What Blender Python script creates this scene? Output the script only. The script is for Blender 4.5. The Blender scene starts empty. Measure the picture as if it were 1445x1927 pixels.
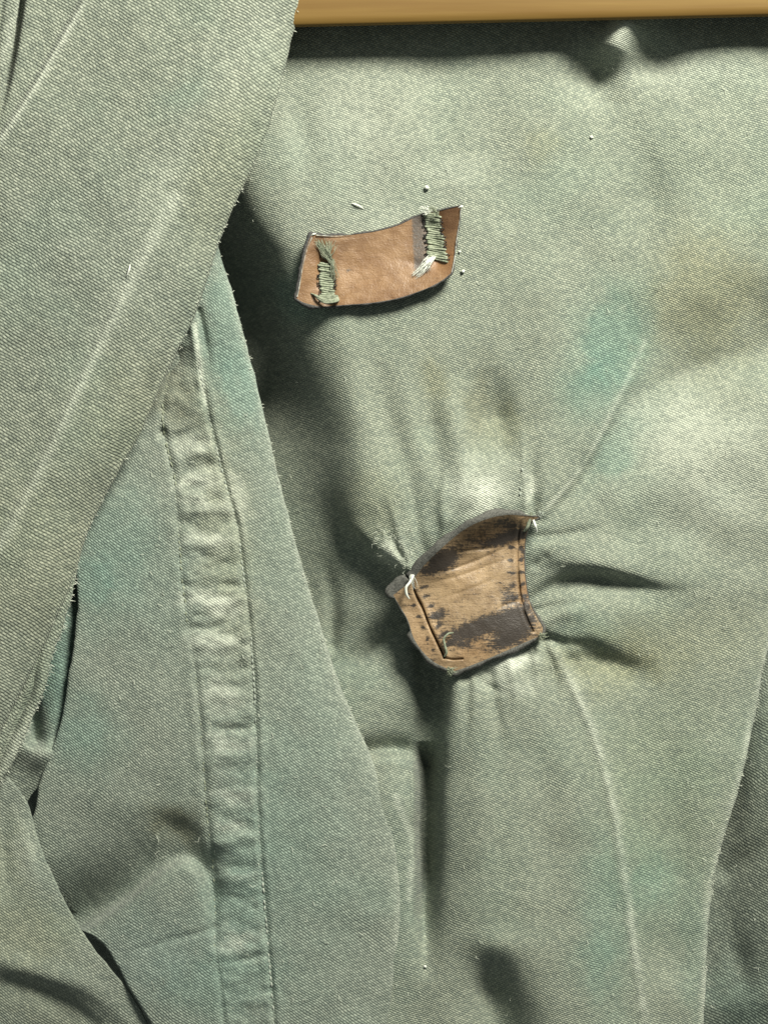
import bpy, math, random
import numpy as np
from mathutils import Vector

# ------------------------------------------------------------------ camera, light, exposure
S = 0.24 / 1445.0            # metres per photo pixel on the cloth plane
CX, CY = 722.5, 963.5        # photo centre
D = 0.60                     # camera distance from the cloth plane
scene = bpy.context.scene
cam_d = bpy.data.cameras.new("camera")
cam_d.sensor_fit = 'HORIZONTAL'
cam_d.sensor_width = 36.0
cam_d.lens = 36.0 * D / (1445.0 * S)
cam_d.clip_start = 0.01
cam_d.clip_end = 20.0
cam_d.dof.use_dof = True
cam_d.dof.focus_distance = D - 0.004
cam_d.dof.aperture_fstop = 9.0
cam = bpy.data.objects.new("camera", cam_d)
cam.location = (0, -D, 0)
cam.rotation_euler = (math.radians(90), 0, 0)
scene.collection.objects.link(cam)
scene.camera = cam

world = bpy.data.worlds.new("World")
scene.world = world
world.use_nodes = True
bg = world.node_tree.nodes["Background"]
bg.inputs[0].default_value = (0.92, 1.0, 0.96, 1)
bg.inputs[1].default_value = 0.18

# one lamp above and a little to the right, as the shadows show
LDIR = Vector((0.54, -0.95, 1.05)).normalized()
lamp_d = bpy.data.lights.new("lamp", 'AREA')
lamp_d.shape = 'DISK'
lamp_d.size = 0.29
lamp_d.energy = 23.5
lamp_d.color = (1.0, 0.958, 0.840)
lamp = bpy.data.objects.new("lamp", lamp_d)
lamp.location = LDIR * 0.95
lamp.rotation_euler = (-LDIR).to_track_quat('-Z', 'Y').to_euler()
scene.collection.objects.link(lamp)

scene.view_settings.view_transform = 'Standard'
scene.view_settings.look = 'None'
scene.view_settings.exposure = 0.0
scene.view_settings.gamma = 1.0
scene.view_settings.use_curve_mapping = False

# ------------------------------------------------------------------ maths helpers
RNG = np.random.RandomState(7)
random.seed(11)


def to_world(x, y, h):
    """photo pixel + height above the cloth plane (in pixels) -> metres"""
    k = (D - h * S) / D
    return np.stack([(x - CX) * S * k, -h * S, (CY - y) * S * k], -1)


def curve_fn(pts, col=1):
    """smooth monotone interpolation x(y) from (x, y) pairs sorted by y"""
    p = np.array(sorted(pts, key=lambda q: q[1]), float)
    ys, xs = p[:, 1], p[:, 0]
    d = np.diff(xs) / np.diff(ys)
    m = np.zeros(len(xs))
    m[1:-1] = np.where(d[:-1] * d[1:] > 0, 2 * d[:-1] * d[1:] / (d[:-1] + d[1:] + 1e-12), 0)
    m[0], m[-1] = d[0], d[-1]

    def f(y):
        y = np.clip(np.asarray(y, float), ys[0], ys[-1])
        i = np.clip(np.searchsorted(ys, y) - 1, 0, len(ys) - 2)
        hh = ys[i + 1] - ys[i]
        t = (y - ys[i]) / hh
        return ((2*t**3 - 3*t**2 + 1) * xs[i] + (t**3 - 2*t**2 + t) * hh * m[i]
                + (-2*t**3 + 3*t**2) * xs[i + 1] + (t**3 - t**2) * hh * m[i + 1])
    return f


def tps(points):
    """thin plate spline through (x, y, h)"""
    P = np.array(points, float)
    X = P[:, :2] / 1000.0
    n = len(X)
    r2 = ((X[:, None] - X[None]) ** 2).sum(-1)
    K = 0.5 * r2 * np.log(r2 + 1e-12) + np.eye(n) * 2e-4
    A = np.zeros((n + 3, n + 3))
    A[:n, :n] = K
    A[:n, n] = 1
    A[:n, n+1:] = X
    A[n, :n] = 1
    A[n+1:, :n] = X.T
    w = np.linalg.solve(A, np.concatenate([P[:, 2], [0, 0, 0]]))

    def f(x, y):
        sh = np.shape(x)
        Q = np.stack([np.ravel(x), np.ravel(y)], -1) / 1000.0
        out = w[n] + Q @ w[n+1:]
        for i in range(n):
            d2 = (Q[:, 0] - X[i, 0]) ** 2 + (Q[:, 1] - X[i, 1]) ** 2
            out = out + w[i] * 0.5 * d2 * np.log(d2 + 1e-12)
        return out.reshape(sh)
    return f


def spline(pts, n=14):
    """Catmull-Rom through points of any width"""
    P = np.array(pts, float)
    Q = np.vstack([2*P[0] - P[1], P, 2*P[-1] - P[-2]])
    out = []
    for i in range(1, len(Q) - 2):
        for t in np.linspace(0, 1, n, endpoint=False):
            a, b, c, d = Q[i-1], Q[i], Q[i+1], Q[i+2]
            out.append(0.5*((2*b) + (-a+c)*t + (2*a-5*b+4*c-d)*t*t + (-a+3*b-3*c+d)*t**3))
    out.append(P[-1])
    return np.array(out)


def line_dist(x, y, pts, reach):
    """signed distance to a smooth line, fraction along it; far points get inf"""
    L = spline(pts, 6)[:, :2]
    sh = np.shape(x)
    xr, yr = np.ravel(x), np.ravel(y)
    dist = np.full(xr.shape, 1e9)
    tt = np.zeros(xr.shape)
    m = ((xr > L[:, 0].min() - reach) & (xr < L[:, 0].max() + reach)
         & (yr > L[:, 1].min() - reach) & (yr < L[:, 1].max() + reach))
    if m.any():
        px, py = xr[m], yr[m]
        best = np.full(px.shape, 1e9)
        bs = np.zeros(px.shape)
        bt = np.zeros(px.shape)
        seg = np.hypot(*np.diff(L, axis=0).T)
        cum = np.concatenate([[0], np.cumsum(seg)])
        for i in range(len(L) - 1):
            ax, ay = L[i]
            ux, uy = (L[i+1] - L[i]) / (seg[i] + 1e-9)
            s = np.clip((px-ax)*ux + (py-ay)*uy, 0, seg[i])
            dx, dy = px - ax - s*ux, py - ay - s*uy
            d = np.hypot(dx, dy)
            k = d < best
            best[k] = d[k]
            bs[k] = np.sign(ux*dy - uy*dx)[k]
            bt[k] = ((cum[i] + s) / cum[-1])[k]
        dist[m] = best * np.where(bs == 0, 1, bs)
        tt[m] = bt
    return dist.reshape(sh), tt.reshape(sh)


def fold(x, y, pts, amp, wl, wr=None):
    """ridge (amp > 0) or valley along a line; wl / wr = widths to either side"""
    wr = wl if wr is None else wr
    d, t = line_dist(x, y, pts, 3.2 * max(wl, wr))
    a = np.interp(t, np.linspace(0, 1, len(amp)), amp)
    w = np.where(d < 0, wl, wr)
    return a * np.exp(-np.minimum((d / w) ** 2, 50))


def dip(d, a, w, lip=0.0, lw=12.0, soft=3.5):
    """the cloth sinks by a towards a line (d < 0 side) and comes back steeply past it"""
    n = np.exp(-np.minimum((np.minimum(d, 0)/w)**2, 50))
    k = 1/(1 + np.exp(np.clip((d - 1.5*soft)/soft, -40, 40)))
    return -a*n*k + lip*np.exp(-np.minimum(((d - 5*soft)/lw)**2, 50))


def blob(x, y, cx, cy, rx, ry, rot=0.0):
    c, s = math.cos(math.radians(rot)), math.sin(math.radians(rot))
    u = ((x-cx)*c + (y-cy)*s) / rx
    v = (-(x-cx)*s + (y-cy)*c) / ry
    return np.exp(-np.minimum(u*u + v*v, 50))


_LAT = RNG.rand(8, 64, 64) * 2 - 1


def noise(x, y, scale, k=0):
    """smooth value noise, about -1..1"""
    u, v = np.asarray(x) / scale + 17.3*k, np.asarray(y) / scale + 9.1*k
    i, j = np.floor(u).astype(int), np.floor(v).astype(int)
    fu, fv = u - i, v - j
    fu, fv = fu**3*(fu*(6*fu-15)+10), fv**3*(fv*(6*fv-15)+10)
    g = _LAT[k % 8]
    a, b = g[j % 64, i % 64], g[j % 64, (i+1) % 64]
    c, d = g[(j+1) % 64, i % 64], g[(j+1) % 64, (i+1) % 64]
    return (a*(1-fu)+b*fu)*(1-fv) + (c*(1-fu)+d*fu)*fv


def rough(x, y, k=0, a=1.0):
    """the small unevenness of worn cloth"""
    return a * (2.6*noise(x, y, 90, k) + 0.9*noise(x, y, 46, k+1)
                + 0.16*noise(x, y, 17, k+2) + 0.06*noise(x, y, 8, k+3))


# ------------------------------------------------------------------ materials
def new_mat(name):
    m = bpy.data.materials.new(name)
    m.use_nodes = True
    nt = m.node_tree
    return m, nt, nt.nodes["Principled BSDF"]


class NB:
    """small node-building helper"""
    def __init__(self, nt):
        self.nt = nt

    def put(self, sock, v):
        if isinstance(v, bpy.types.NodeSocket):
            self.nt.links.new(v, sock)
        elif v is not None:
            sock.default_value = v

    def math(self, op, a, b=None, c=None, clamp=False):
        n = self.nt.nodes.new("ShaderNodeMath")
        n.operation = op
        n.use_clamp = clamp
        for s, v in zip(n.inputs, (a, b, c)):
            self.put(s, v)
        return n.outputs[0]

    def mix(self, fac, a, b, blend='MIX'):
        n = self.nt.nodes.new("ShaderNodeMix")
        n.data_type = 'RGBA'
        n.blend_type = blend
        n.clamp_factor = True
        self.put(n.inputs[0], fac)
        self.put(n.inputs[6], a)
        self.put(n.inputs[7], b)
        return n.outputs[2]

    def noise(self, vec, scale, detail=2.0, rough=0.5, col=False):
        n = self.nt.nodes.new("ShaderNodeTexNoise")
        self.put(n.inputs["Vector"], vec)
        n.inputs["Scale"].default_value = scale
        n.inputs["Detail"].default_value = detail
        n.inputs["Roughness"].default_value = rough
        return n.outputs[1 if col else 0]

    def white(self, a, b):
        c = self.nt.nodes.new("ShaderNodeCombineXYZ")
        self.put(c.inputs[0], a)
        self.put(c.inputs[1], b)
        n = self.nt.nodes.new("ShaderNodeTexWhiteNoise")
        n.noise_dimensions = '2D'
        self.nt.links.new(c.outputs[0], n.inputs["Vector"])
        return n.outputs[0]

    def attr(self, name, fac=False):
        n = self.nt.nodes.new("ShaderNodeAttribute")
        n.attribute_name = name
        return n.outputs[2 if fac else 0]

    def ramp(self, f, lo, hi):
        n = self.nt.nodes.new("ShaderNodeMapRange")
        n.interpolation_type = 'SMOOTHSTEP'
        self.put(n.inputs[0], f)
        n.inputs[1].default_value = lo
        n.inputs[2].default_value = hi
        return n.outputs[0]


def cloth_mat(name, angle, length, width, dark, mid, light, bump=0.5, con=0.4):
    """twill: short slanting floats of yarn, each with its own shade"""
    m, nt, bs = new_mat(name)
    b = NB(nt)
    uvn = nt.nodes.new("ShaderNodeUVMap")
    uvn.uv_map = "weave"
    # slow wander of the yarns
    wob = b.noise(uvn.outputs[0], 0.012, 2.0, 0.5, True)
    wob2 = b.noise(uvn.outputs[0], 0.13, 2.0, 0.6, True)
    add = nt.nodes.new("ShaderNodeVectorMath")
    add.operation = 'MULTIPLY_ADD'
    nt.links.new(wob, add.inputs[0])
    add.inputs[1].default_value = (15, 15, 0)
    nt.links.new(uvn.outputs[0], add.inputs[2])
    add2 = nt.nodes.new("ShaderNodeVectorMath")
    add2.operation = 'MULTIPLY_ADD'
    nt.links.new(wob2, add2.inputs[0])
    add2.inputs[1].default_value = (1.6, 1.6, 0)
    nt.links.new(add.outputs[0], add2.inputs[2])
    rot = nt.nodes.new("ShaderNodeVectorRotate")
    rot.rotation_type = 'Z_AXIS'
    nt.links.new(add2.outputs[0], rot.inputs["Vector"])
    rot.inputs["Angle"].default_value = -math.radians(angle)
    sep = nt.nodes.new("ShaderNodeSeparateXYZ")
    nt.links.new(rot.outputs[0], sep.inputs[0])
    v = b.math('DIVIDE', sep.outputs[1], width)
    row = b.math('FLOOR', v)
    fv = b.math('SUBTRACT', v, row)
    rr = b.white(row, 3.7)
    u = b.math('ADD', b.math('DIVIDE', sep.outputs[0], length),
               b.math('ADD', b.math('MULTIPLY', row, 0.38), b.math('MULTIPLY', rr, 0.25)))
    cell = b.math('FLOOR', u)
    fu = b.math('SUBTRACT', u, cell)
    rnd = b.white(cell, row)
    rnd2 = b.white(cell, b.math('ADD', row, 71.3))
    pu = b.math('MULTIPLY', b.math('MULTIPLY', fu, b.math('SUBTRACT', 1.0, fu)), 4.0)
    pv = b.math('MULTIPLY', b.math('MULTIPLY', fv, b.math('SUBTRACT', 1.0, fv)), 4.0)
    prof = b.math('MULTIPLY', b.math('POWER', pu, 0.6), pv)
    fib = b.noise(uvn.outputs[0], 0.55, 2.0, 0.6)
    height = b.math('ADD', b.math('MULTIPLY', prof, b.math('MULTIPLY_ADD', rnd2, 0.4, 0.70)),
                    b.math('MULTIPLY', fib, 0.55))
    # yarn colour
    patch = b.noise(uvn.outputs[0], 0.03, 3.0, 0.6)
    t = b.math('ADD', b.math('MULTIPLY_ADD', rnd, con, 0.26 - con*0.5),
               b.math('MULTIPLY_ADD', patch, 0.08, -0.04))
    t = b.math('ADD', t, b.math('MULTIPLY_ADD', prof, 0.46, -0.07))
    t = b.math('ADD', t, b.math('MULTIPLY_ADD', fib, 0.34, -0.17))
    c1 = b.mix(b.ramp(t, -0.05, 0.5), dark + (1,), mid + (1,))
    c2 = b.mix(b.ramp(t, 0.42, 1.05), c1, light + (1,))
    big = b.noise(uvn.outputs[0], 0.0045, 3.0, 0.55)
    c3 = b.mix(b.math('MULTIPLY', b.ramp(big, 0.45, 0.75), 0.35), c2,
               b.mix(1.0, c2, (0.86, 1.02, 1.0, 1), 'MULTIPLY'))
    c4 = b.mix(1.0, c3, b.attr("tint"), 'MULTIPLY')
    wear_light_f = b.math('MULTIPLY', b.attr("wear_light", True),
                   b.ramp(b.math('ADD', b.math('MULTIPLY', fib, 0.6), b.math('MULTIPLY', rnd, 0.5)), 0.0, 0.6))
    c5 = b.mix(wear_light_f, c4, (0.60, 0.64, 0.54, 1))
    nt.links.new(c5, bs.inputs["Base Color"])
    bs.inputs["Roughness"].default_value = 0.72
    bs.inputs["Specular IOR Level"].default_value = 0.35
    bs.inputs["Sheen Weight"].default_value = 0.12
    bs.inputs["Sheen Roughness"].default_value = 0.5
    bp = nt.nodes.new("ShaderNodeBump")
    bp.inputs["Strength"].default_value = bump
    bp.inputs["Distance"].default_value = 0.00052
    nt.links.new(height, bp.inputs["Height"])
    nt.links.new(bp.outputs[0], bs.inputs["Normal"])
    return m


def leather_mat(name, light, mid, dark, grit):
    m, nt, bs = new_mat(name)
    b = NB(nt)
    uvn = nt.nodes.new("ShaderNodeUVMap")
    uvn.uv_map = "weave"
    uv = uvn.outputs[0]
    n1 = b.noise(uv, 0.03, 4.0, 0.6)
    n2 = b.noise(uv, 0.35, 3.0, 0.65)
    n3 = b.noise(uv, 0.14, 3.0, 0.7)
    vor = nt.nodes.new("ShaderNodeTexVoronoi")
    vor.inputs["Scale"].default_value = 0.33
    nt.links.new(uv, vor.inputs["Vector"])
    c = b.mix(b.ramp(n1, 0.3, 0.7), mid + (1,), light + (1,))
    c = b.mix(b.math('MULTIPLY', b.ramp(n2, 0.45, 0.75), 0.45), c,
              b.mix(1.0, c, (0.62, 0.58, 0.55, 1), 'MULTIPLY'))
    c = b.mix(1.0, c, b.attr("tint"), 'MULTIPLY')
    mp = nt.nodes.new("ShaderNodeMapping")
    mp.inputs["Rotation"].default_value = (0, 0, math.radians(22))
    mp.inputs["Scale"].default_value = (0.035, 0.33, 1)
    nt.links.new(uv, mp.inputs[0])
    n4 = b.noise(mp.outputs[0], 1.0, 4.0, 0.65)
    c = b.mix(b.math('MULTIPLY', b.ramp(n4, 0.5, 0.72), 0.55), c, b.mix(1.0, c, (0.5, 0.45, 0.42, 1), 'MULTIPLY'))
    mp5 = nt.nodes.new("ShaderNodeMapping")
    mp5.inputs["Rotation"].default_value = (0, 0, math.radians(24))
    mp5.inputs["Scale"].default_value = (0.07, 0.8, 1)
    nt.links.new(uv, mp5.inputs[0])
    n5 = b.noise(mp5.outputs[0], 1.0, 3.0, 0.7)
    c = b.mix(b.math('MULTIPLY', b.ramp(n5, 0.52, 0.74), min(0.75, 0.6*grit)), c, b.mix(1.0, c, (0.42, 0.38, 0.36, 1), 'MULTIPLY'))
    st = b.math('ADD', b.attr("stain_shade", True), b.math('MULTIPLY_ADD', n3, grit, -0.5*grit))
    st = b.math('ADD', st, b.math('MULTIPLY_ADD', n2, 0.6*grit, -0.3*grit))
    st = b.math('ADD', st, b.math('MULTIPLY_ADD', n4, 1.0*grit, -0.5*grit))
    c = b.mix(b.math('MULTIPLY', b.ramp(st, 0.18, 0.68), 0.95), c, dark + (1,))
    nt.links.new(c, bs.inputs["Base Color"])
    nt.links.new(b.math('MULTIPLY_ADD', n3, 0.3, 0.30), bs.inputs["Roughness"])
    bs.inputs["Specular IOR Level"].default_value = 0.4
    h = b.math('ADD', b.math('MULTIPLY', vor.outputs["Distance"], 0.25),
               b.math('ADD', b.math('MULTIPLY', n3, 0.8), b.math('MULTIPLY', n2, 0.4)))
    bp = nt.nodes.new("ShaderNodeBump")
    bp.inputs["Strength"].default_value = 0.55
    bp.inputs["Distance"].default_value = 0.0003
    nt.links.new(h, bp.inputs["Height"])
    nt.links.new(bp.outputs[0], bs.inputs["Normal"])
    return m


def plain_mat(name, col, col2, scale=3000.0, rough=0.85, bump=0.00012):
    m, nt, bs = new_mat(name)
    b = NB(nt)
    tc = nt.nodes.new("ShaderNodeTexCoord")
    n = b.noise(tc.outputs["Object"], scale, 3.0, 0.65)
    nt.links.new(b.mix(b.ramp(n, 0.3, 0.7), col + (1,), col2 + (1,)), bs.inputs["Base Color"])
    bs.inputs["Roughness"].default_value = rough
    bs.inputs["Specular IOR Level"].default_value = 0.3
    if 'edge' not in name:
        return m
    bp = nt.nodes.new("ShaderNodeBump")
    bp.inputs["Strength"].default_value = 0.6
    bp.inputs["Distance"].default_value = bump
    nt.links.new(n, bp.inputs["Height"])
    nt.links.new(bp.outputs[0], bs.inputs["Normal"])
    return m


def wood_mat():
    m, nt, bs = new_mat("varnished_wood")
    b = NB(nt)
    tc = nt.nodes.new("ShaderNodeTexCoord")
    mp = nt.nodes.new("ShaderNodeMapping")
    mp.inputs["Scale"].default_value = (12, 160, 260)
    nt.links.new(tc.outputs["Object"], mp.inputs[0])
    n = b.noise(mp.outputs[0], 1.0, 4.0, 0.6)
    mp2 = nt.nodes.new("ShaderNodeMapping")
    mp2.inputs["Scale"].default_value = (9, 25, 45)
    nt.links.new(tc.outputs["Object"], mp2.inputs[0])
    n2 = b.noise(mp2.outputs[0], 1.0, 2.0, 0.5)
    c = b.mix(b.ramp(n, 0.25, 0.75), (0.135, 0.076, 0.016, 1), (0.175, 0.108, 0.026, 1))
    c = b.mix(b.math('MULTIPLY', b.ramp(n2, 0.4, 0.7), 0.5), c, (0.12, 0.060, 0.016, 1))
    nt.links.new(c, bs.inputs["Base Color"])
    bs.inputs["Roughness"].default_value = 0.6
    bs.inputs["Specular IOR Level"].default_value = 0.25
    bp = nt.nodes.new("ShaderNodeBump")
    bp.inputs["Strength"].default_value = 0.25
    bp.inputs["Distance"].default_value = 0.0002
    nt.links.new(n, bp.inputs["Height"])
    nt.links.new(bp.outputs[0], bs.inputs["Normal"])
    return m


M = {}
M['front'] = cloth_mat("front_twill", 22, 6.8, 3.8, (0.062, 0.086, 0.086), (0.203, 0.231, 0.178), (0.465, 0.492, 0.392), 0.52, 0.28)
M['lapel'] = cloth_mat("lapel_twill", 32, 9.4, 5.2, (0.068, 0.087, 0.078), (0.200, 0.228, 0.178), (0.445, 0.474, 0.384), 0.68, 0.31)
M['facing'] = cloth_mat("facing_twill", 36, 7.6, 4.2, (0.066, 0.090, 0.083), (0.190, 0.219, 0.178), (0.42, 0.46, 0.380), 0.54, 0.30)
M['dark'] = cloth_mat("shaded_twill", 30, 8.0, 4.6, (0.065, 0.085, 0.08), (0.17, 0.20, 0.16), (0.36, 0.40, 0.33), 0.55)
M['lea1'] = leather_mat("tan_leather", (0.250, 0.154, 0.080), (0.180, 0.102, 0.049), (0.085, 0.075, 0.066), 0.45)
M['lea2'] = leather_mat("worn_leather", (0.335, 0.243, 0.143), (0.220, 0.153, 0.086), (0.028, 0.025, 0.023), 1.3)
M['edge'] = plain_mat("leather_cut_edge", (0.040, 0.041, 0.038), (0.135, 0.137, 0.122), 2600)
M['edge1'] = plain_mat("dark_leather_cut_edge", (0.03, 0.03, 0.03), (0.10, 0.10, 0.095), 2500)
M['thread'] = plain_mat("green_thread", (0.15, 0.18, 0.12), (0.33, 0.36, 0.27), 1400)
M['white'] = plain_mat("white_thread", (0.62, 0.66, 0.58), (0.8, 0.82, 0.76), 5000)
M['black'] = plain_mat("black_thread", (0.012, 0.014, 0.013), (0.03, 0.03, 0.03), 5000)
M['stitch'] = plain_mat("seam_thread", (0.22, 0.26, 0.22), (0.42, 0.46, 0.40), 900)
M['rim'] = plain_mat("pale_highlight", (0.10, 0.10, 0.09), (0.55, 0.56, 0.5), 900)  # pale colour standing in for the highlight on the rim
M['fuzz'] = plain_mat("cloth_fibre", (0.42, 0.46, 0.38), (0.62, 0.65, 0.56), 5000)
M['wood'] = wood_mat()


# ------------------------------------------------------------------ object helpers
def link(o, parent=None):
    scene.collection.objects.link(o)
    if parent is not None:
        o.parent = parent
        o.matrix_parent_inverse = parent.matrix_world.inverted()
    return o


def tag(o, label=None, cat=None, group=None, kind=None):
    for k, v in (("label", label), ("category", cat), ("group", group), ("kind", kind)):
        if v:
            o[k] = v
    return o


def mesh_obj(name, verts, faces, mat, parent=None, smooth=True):
    me = bpy.data.meshes.new(name)
    if isinstance(faces, np.ndarray):
        nv, nf, k = len(verts), len(faces), faces.shape[1]
        me.vertices.add(nv)
        me.vertices.foreach_set("co", np.ascontiguousarray(verts, np.float32).ravel())
        me.loops.add(nf * k)
        me.loops.foreach_set("vertex_index", np.ascontiguousarray(faces, np.int32).ravel())
        me.polygons.add(nf)
        me.polygons.foreach_set("loop_start", np.arange(nf, dtype=np.int32) * k)
        me.update(calc_edges=True)
        me.validate()
    else:
        me.from_pydata([tuple(v) for v in verts], [], faces)
        me.update()
    me.polygons.foreach_set("use_smooth", [smooth] * len(me.polygons))
    me.materials.append(mat)
    return link(bpy.data.objects.new(name, me), parent)


def grid_faces(nr, nc):
    a = np.arange(nr * nc).reshape(nr, nc)
    return np.stack([a[:-1, :-1], a[1:, :-1], a[1:, 1:], a[:-1, 1:]], -1).reshape(-1, 4)


def put_attr(ob, name, arr):
    me = ob.data
    if arr.ndim == 2:
        a = me.attributes.new(name, 'FLOAT_COLOR', 'POINT')
        rgba = np.concatenate([arr, np.ones((len(arr), 1))], 1).astype(np.float32)
        a.data.foreach_set("color", rgba.ravel())
    else:
        a = me.attributes.new(name, 'FLOAT', 'POINT')
        a.data.foreach_set("value", arr.astype(np.float32))


def put_uv(ob, u, v):
    me = ob.data
    lay = me.uv_layers.new(name="weave")
    vi = np.zeros(len(me.loops), np.int32)
    me.loops.foreach_get("vertex_index", vi)
    lay.data.foreach_set("uv", np.stack([u[vi], v[vi]], -1).astype(np.float32).ravel())


def cloth(name, parent, mat, y0, y1, xl, xr, hfun, tintfun, step=3.0,
          rollL=None, rollR=None, k=0, ncol=None, tuck=70, grain=1.0):
    """a sheet of cloth between two edge lines; rolled free edges turn under"""
    ys = np.arange(y0, y1 + step, step)
    L, R = xl(ys), xr(ys)
    if rollL:
        L = L + 0.7*noise(ys, ys*0, 9, k) + 1.2*noise(ys, ys*0, 30, k+1)
    if rollR:
        R = R + 0.7*noise(ys, ys*0, 9, k+2) + 1.2*noise(ys, ys*0, 30, k+3)
    n = ncol or int((R - L).max() / step) + 2
    t = np.linspace(0, 1, n)
    rl, rr = rollL or 0, rollR or 0
    X = (L + rl)[:, None] * (1 - t) + (R - rr)[:, None] * t
    Y = np.repeat(ys[:, None], n, 1)
    H = hfun(X, Y) + rough(X, Y, k, grain)
    U = X.copy()
    cols = [(X, H, U)]
    th = np.linspace(0, math.pi, 8)[1:]
    if rollR:
        e, hx = X[:, -1:], H[:, -1:]
        xa = e + rr*np.sin(th)
        ha = hx - rr + rr*np.cos(th)
        xb = e - np.linspace(0.15, 1, 5)*tuck
        hb = np.repeat(hx - 2*rr, 5, 1) - np.linspace(0, 8, 5)
        cols.append((np.hstack([xa, xb]), np.hstack([ha, hb]), np.hstack([e + rr*th, e + rr*math.pi + (e-xb)])))
    if rollL:
        e, hx = X[:, :1], H[:, :1]
        xa = e - rl*np.sin(th)
        ha = hx - rl + rl*np.cos(th)
        xb = e + np.linspace(0.15, 1, 5)*tuck
        hb = np.repeat(hx - 2*rl, 5, 1) - np.linspace(0, 8, 5)
        cols.insert(0, (np.hstack([xa, xb])[:, ::-1], np.hstack([ha, hb])[:, ::-1],
                        np.hstack([e - rl*th, e - rl*math.pi - (xb-e)])[:, ::-1]))
    X = np.hstack([c[0] for c in cols])
    H = np.hstack([c[1] for c in cols])
    U = np.hstack([c[2] for c in cols])
    Y = np.repeat(ys[:, None], X.shape[1], 1)
    V = to_world(X, Y, H).reshape(-1, 3)
    ob = mesh_obj(name, V, grid_faces(*X.shape), mat, parent)
    put_uv(ob, U.ravel() + 2000, Y.ravel() + 2000)
    tint, wear_light = tintfun(X.ravel(), Y.ravel())
    put_attr(ob, "tint", tint)
    put_attr(ob, "wear_light", np.clip(wear_light, 0, 1))
    return ob


def stains_and_shading(x, y, items, wear_light=()):
    """worn and dyed spots, plus painted-in light and shade of folds: (x, y, rx, ry, rot, colour, strength)"""
    t = np.ones((len(x), 3))
    jx = x + 14*noise(x, y, 40, 2) + 6*noise(x, y, 15, 5)
    jy = y + 14*noise(x, y, 40, 3) + 6*noise(x, y, 15, 6)
    for cx, cy, rx, ry, rot, col, s in items:
        f = np.clip(1.35*blob(jx, jy, cx, cy, rx, ry, rot) + 0.25*blob(x, y, cx, cy, rx, ry, rot)*(noise(x, y, 24, 1) + noise(x, y, 11, 4)), 0, 1) * s
        t = t * (1 - f[:, None]) + t * np.array(col) * f[:, None]
    w = np.zeros(len(x))
    for cx, cy, rx, ry, rot, s in wear_light:
        w = w + s*blob(jx, jy, cx, cy, rx, ry, rot)
    return t, w


TEAL = (0.63, 0.95, 0.97)
TEAL2 = (0.80, 1.0, 1.01)
OCHRE = (1.03, 0.95, 0.76)
BROWN = (0.72, 0.66, 0.55)
GREYD = (0.74, 0.76, 0.76)

# ------------------------------------------------------------------ the jacket
jacket = bpy.data.objects.new("jacket", None)
jacket.empty_display_size = 0.02
jacket.location = tuple(to_world(722.0, 1927.0, -140.0))
link(jacket)
bpy.context.view_layer.update()
tag(jacket, "faded grey-green twill jacket front with two brown leather tabs, hanging under a wooden bar", "jacket")

# ---- front panel: everything right of the deep valley beside the facing
BX = curve_fn([(385, -60), (390, 250), (436, 400), (486, 490), (526, 580), (556, 665), (600, 765), (626, 850),
               (638, 930), (650, 985), (690, 1030), (742, 1072), (775, 1130), (805, 1200), (836, 1262),
               (838, 1300), (826, 1400), (820, 1500), (817, 1650), (810, 1780), (800, 1860), (785, 2000)])
BW = curve_fn([(40, -60), (40, 300), (48, 450), (52, 650), (48, 800), (36, 900), (24, 970), (15, 1030), (12, 1150), (10, 1260),
               (11, 1300), (15, 1500), (17, 1650), (28, 1800), (42, 1900), (46, 2000)])

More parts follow.
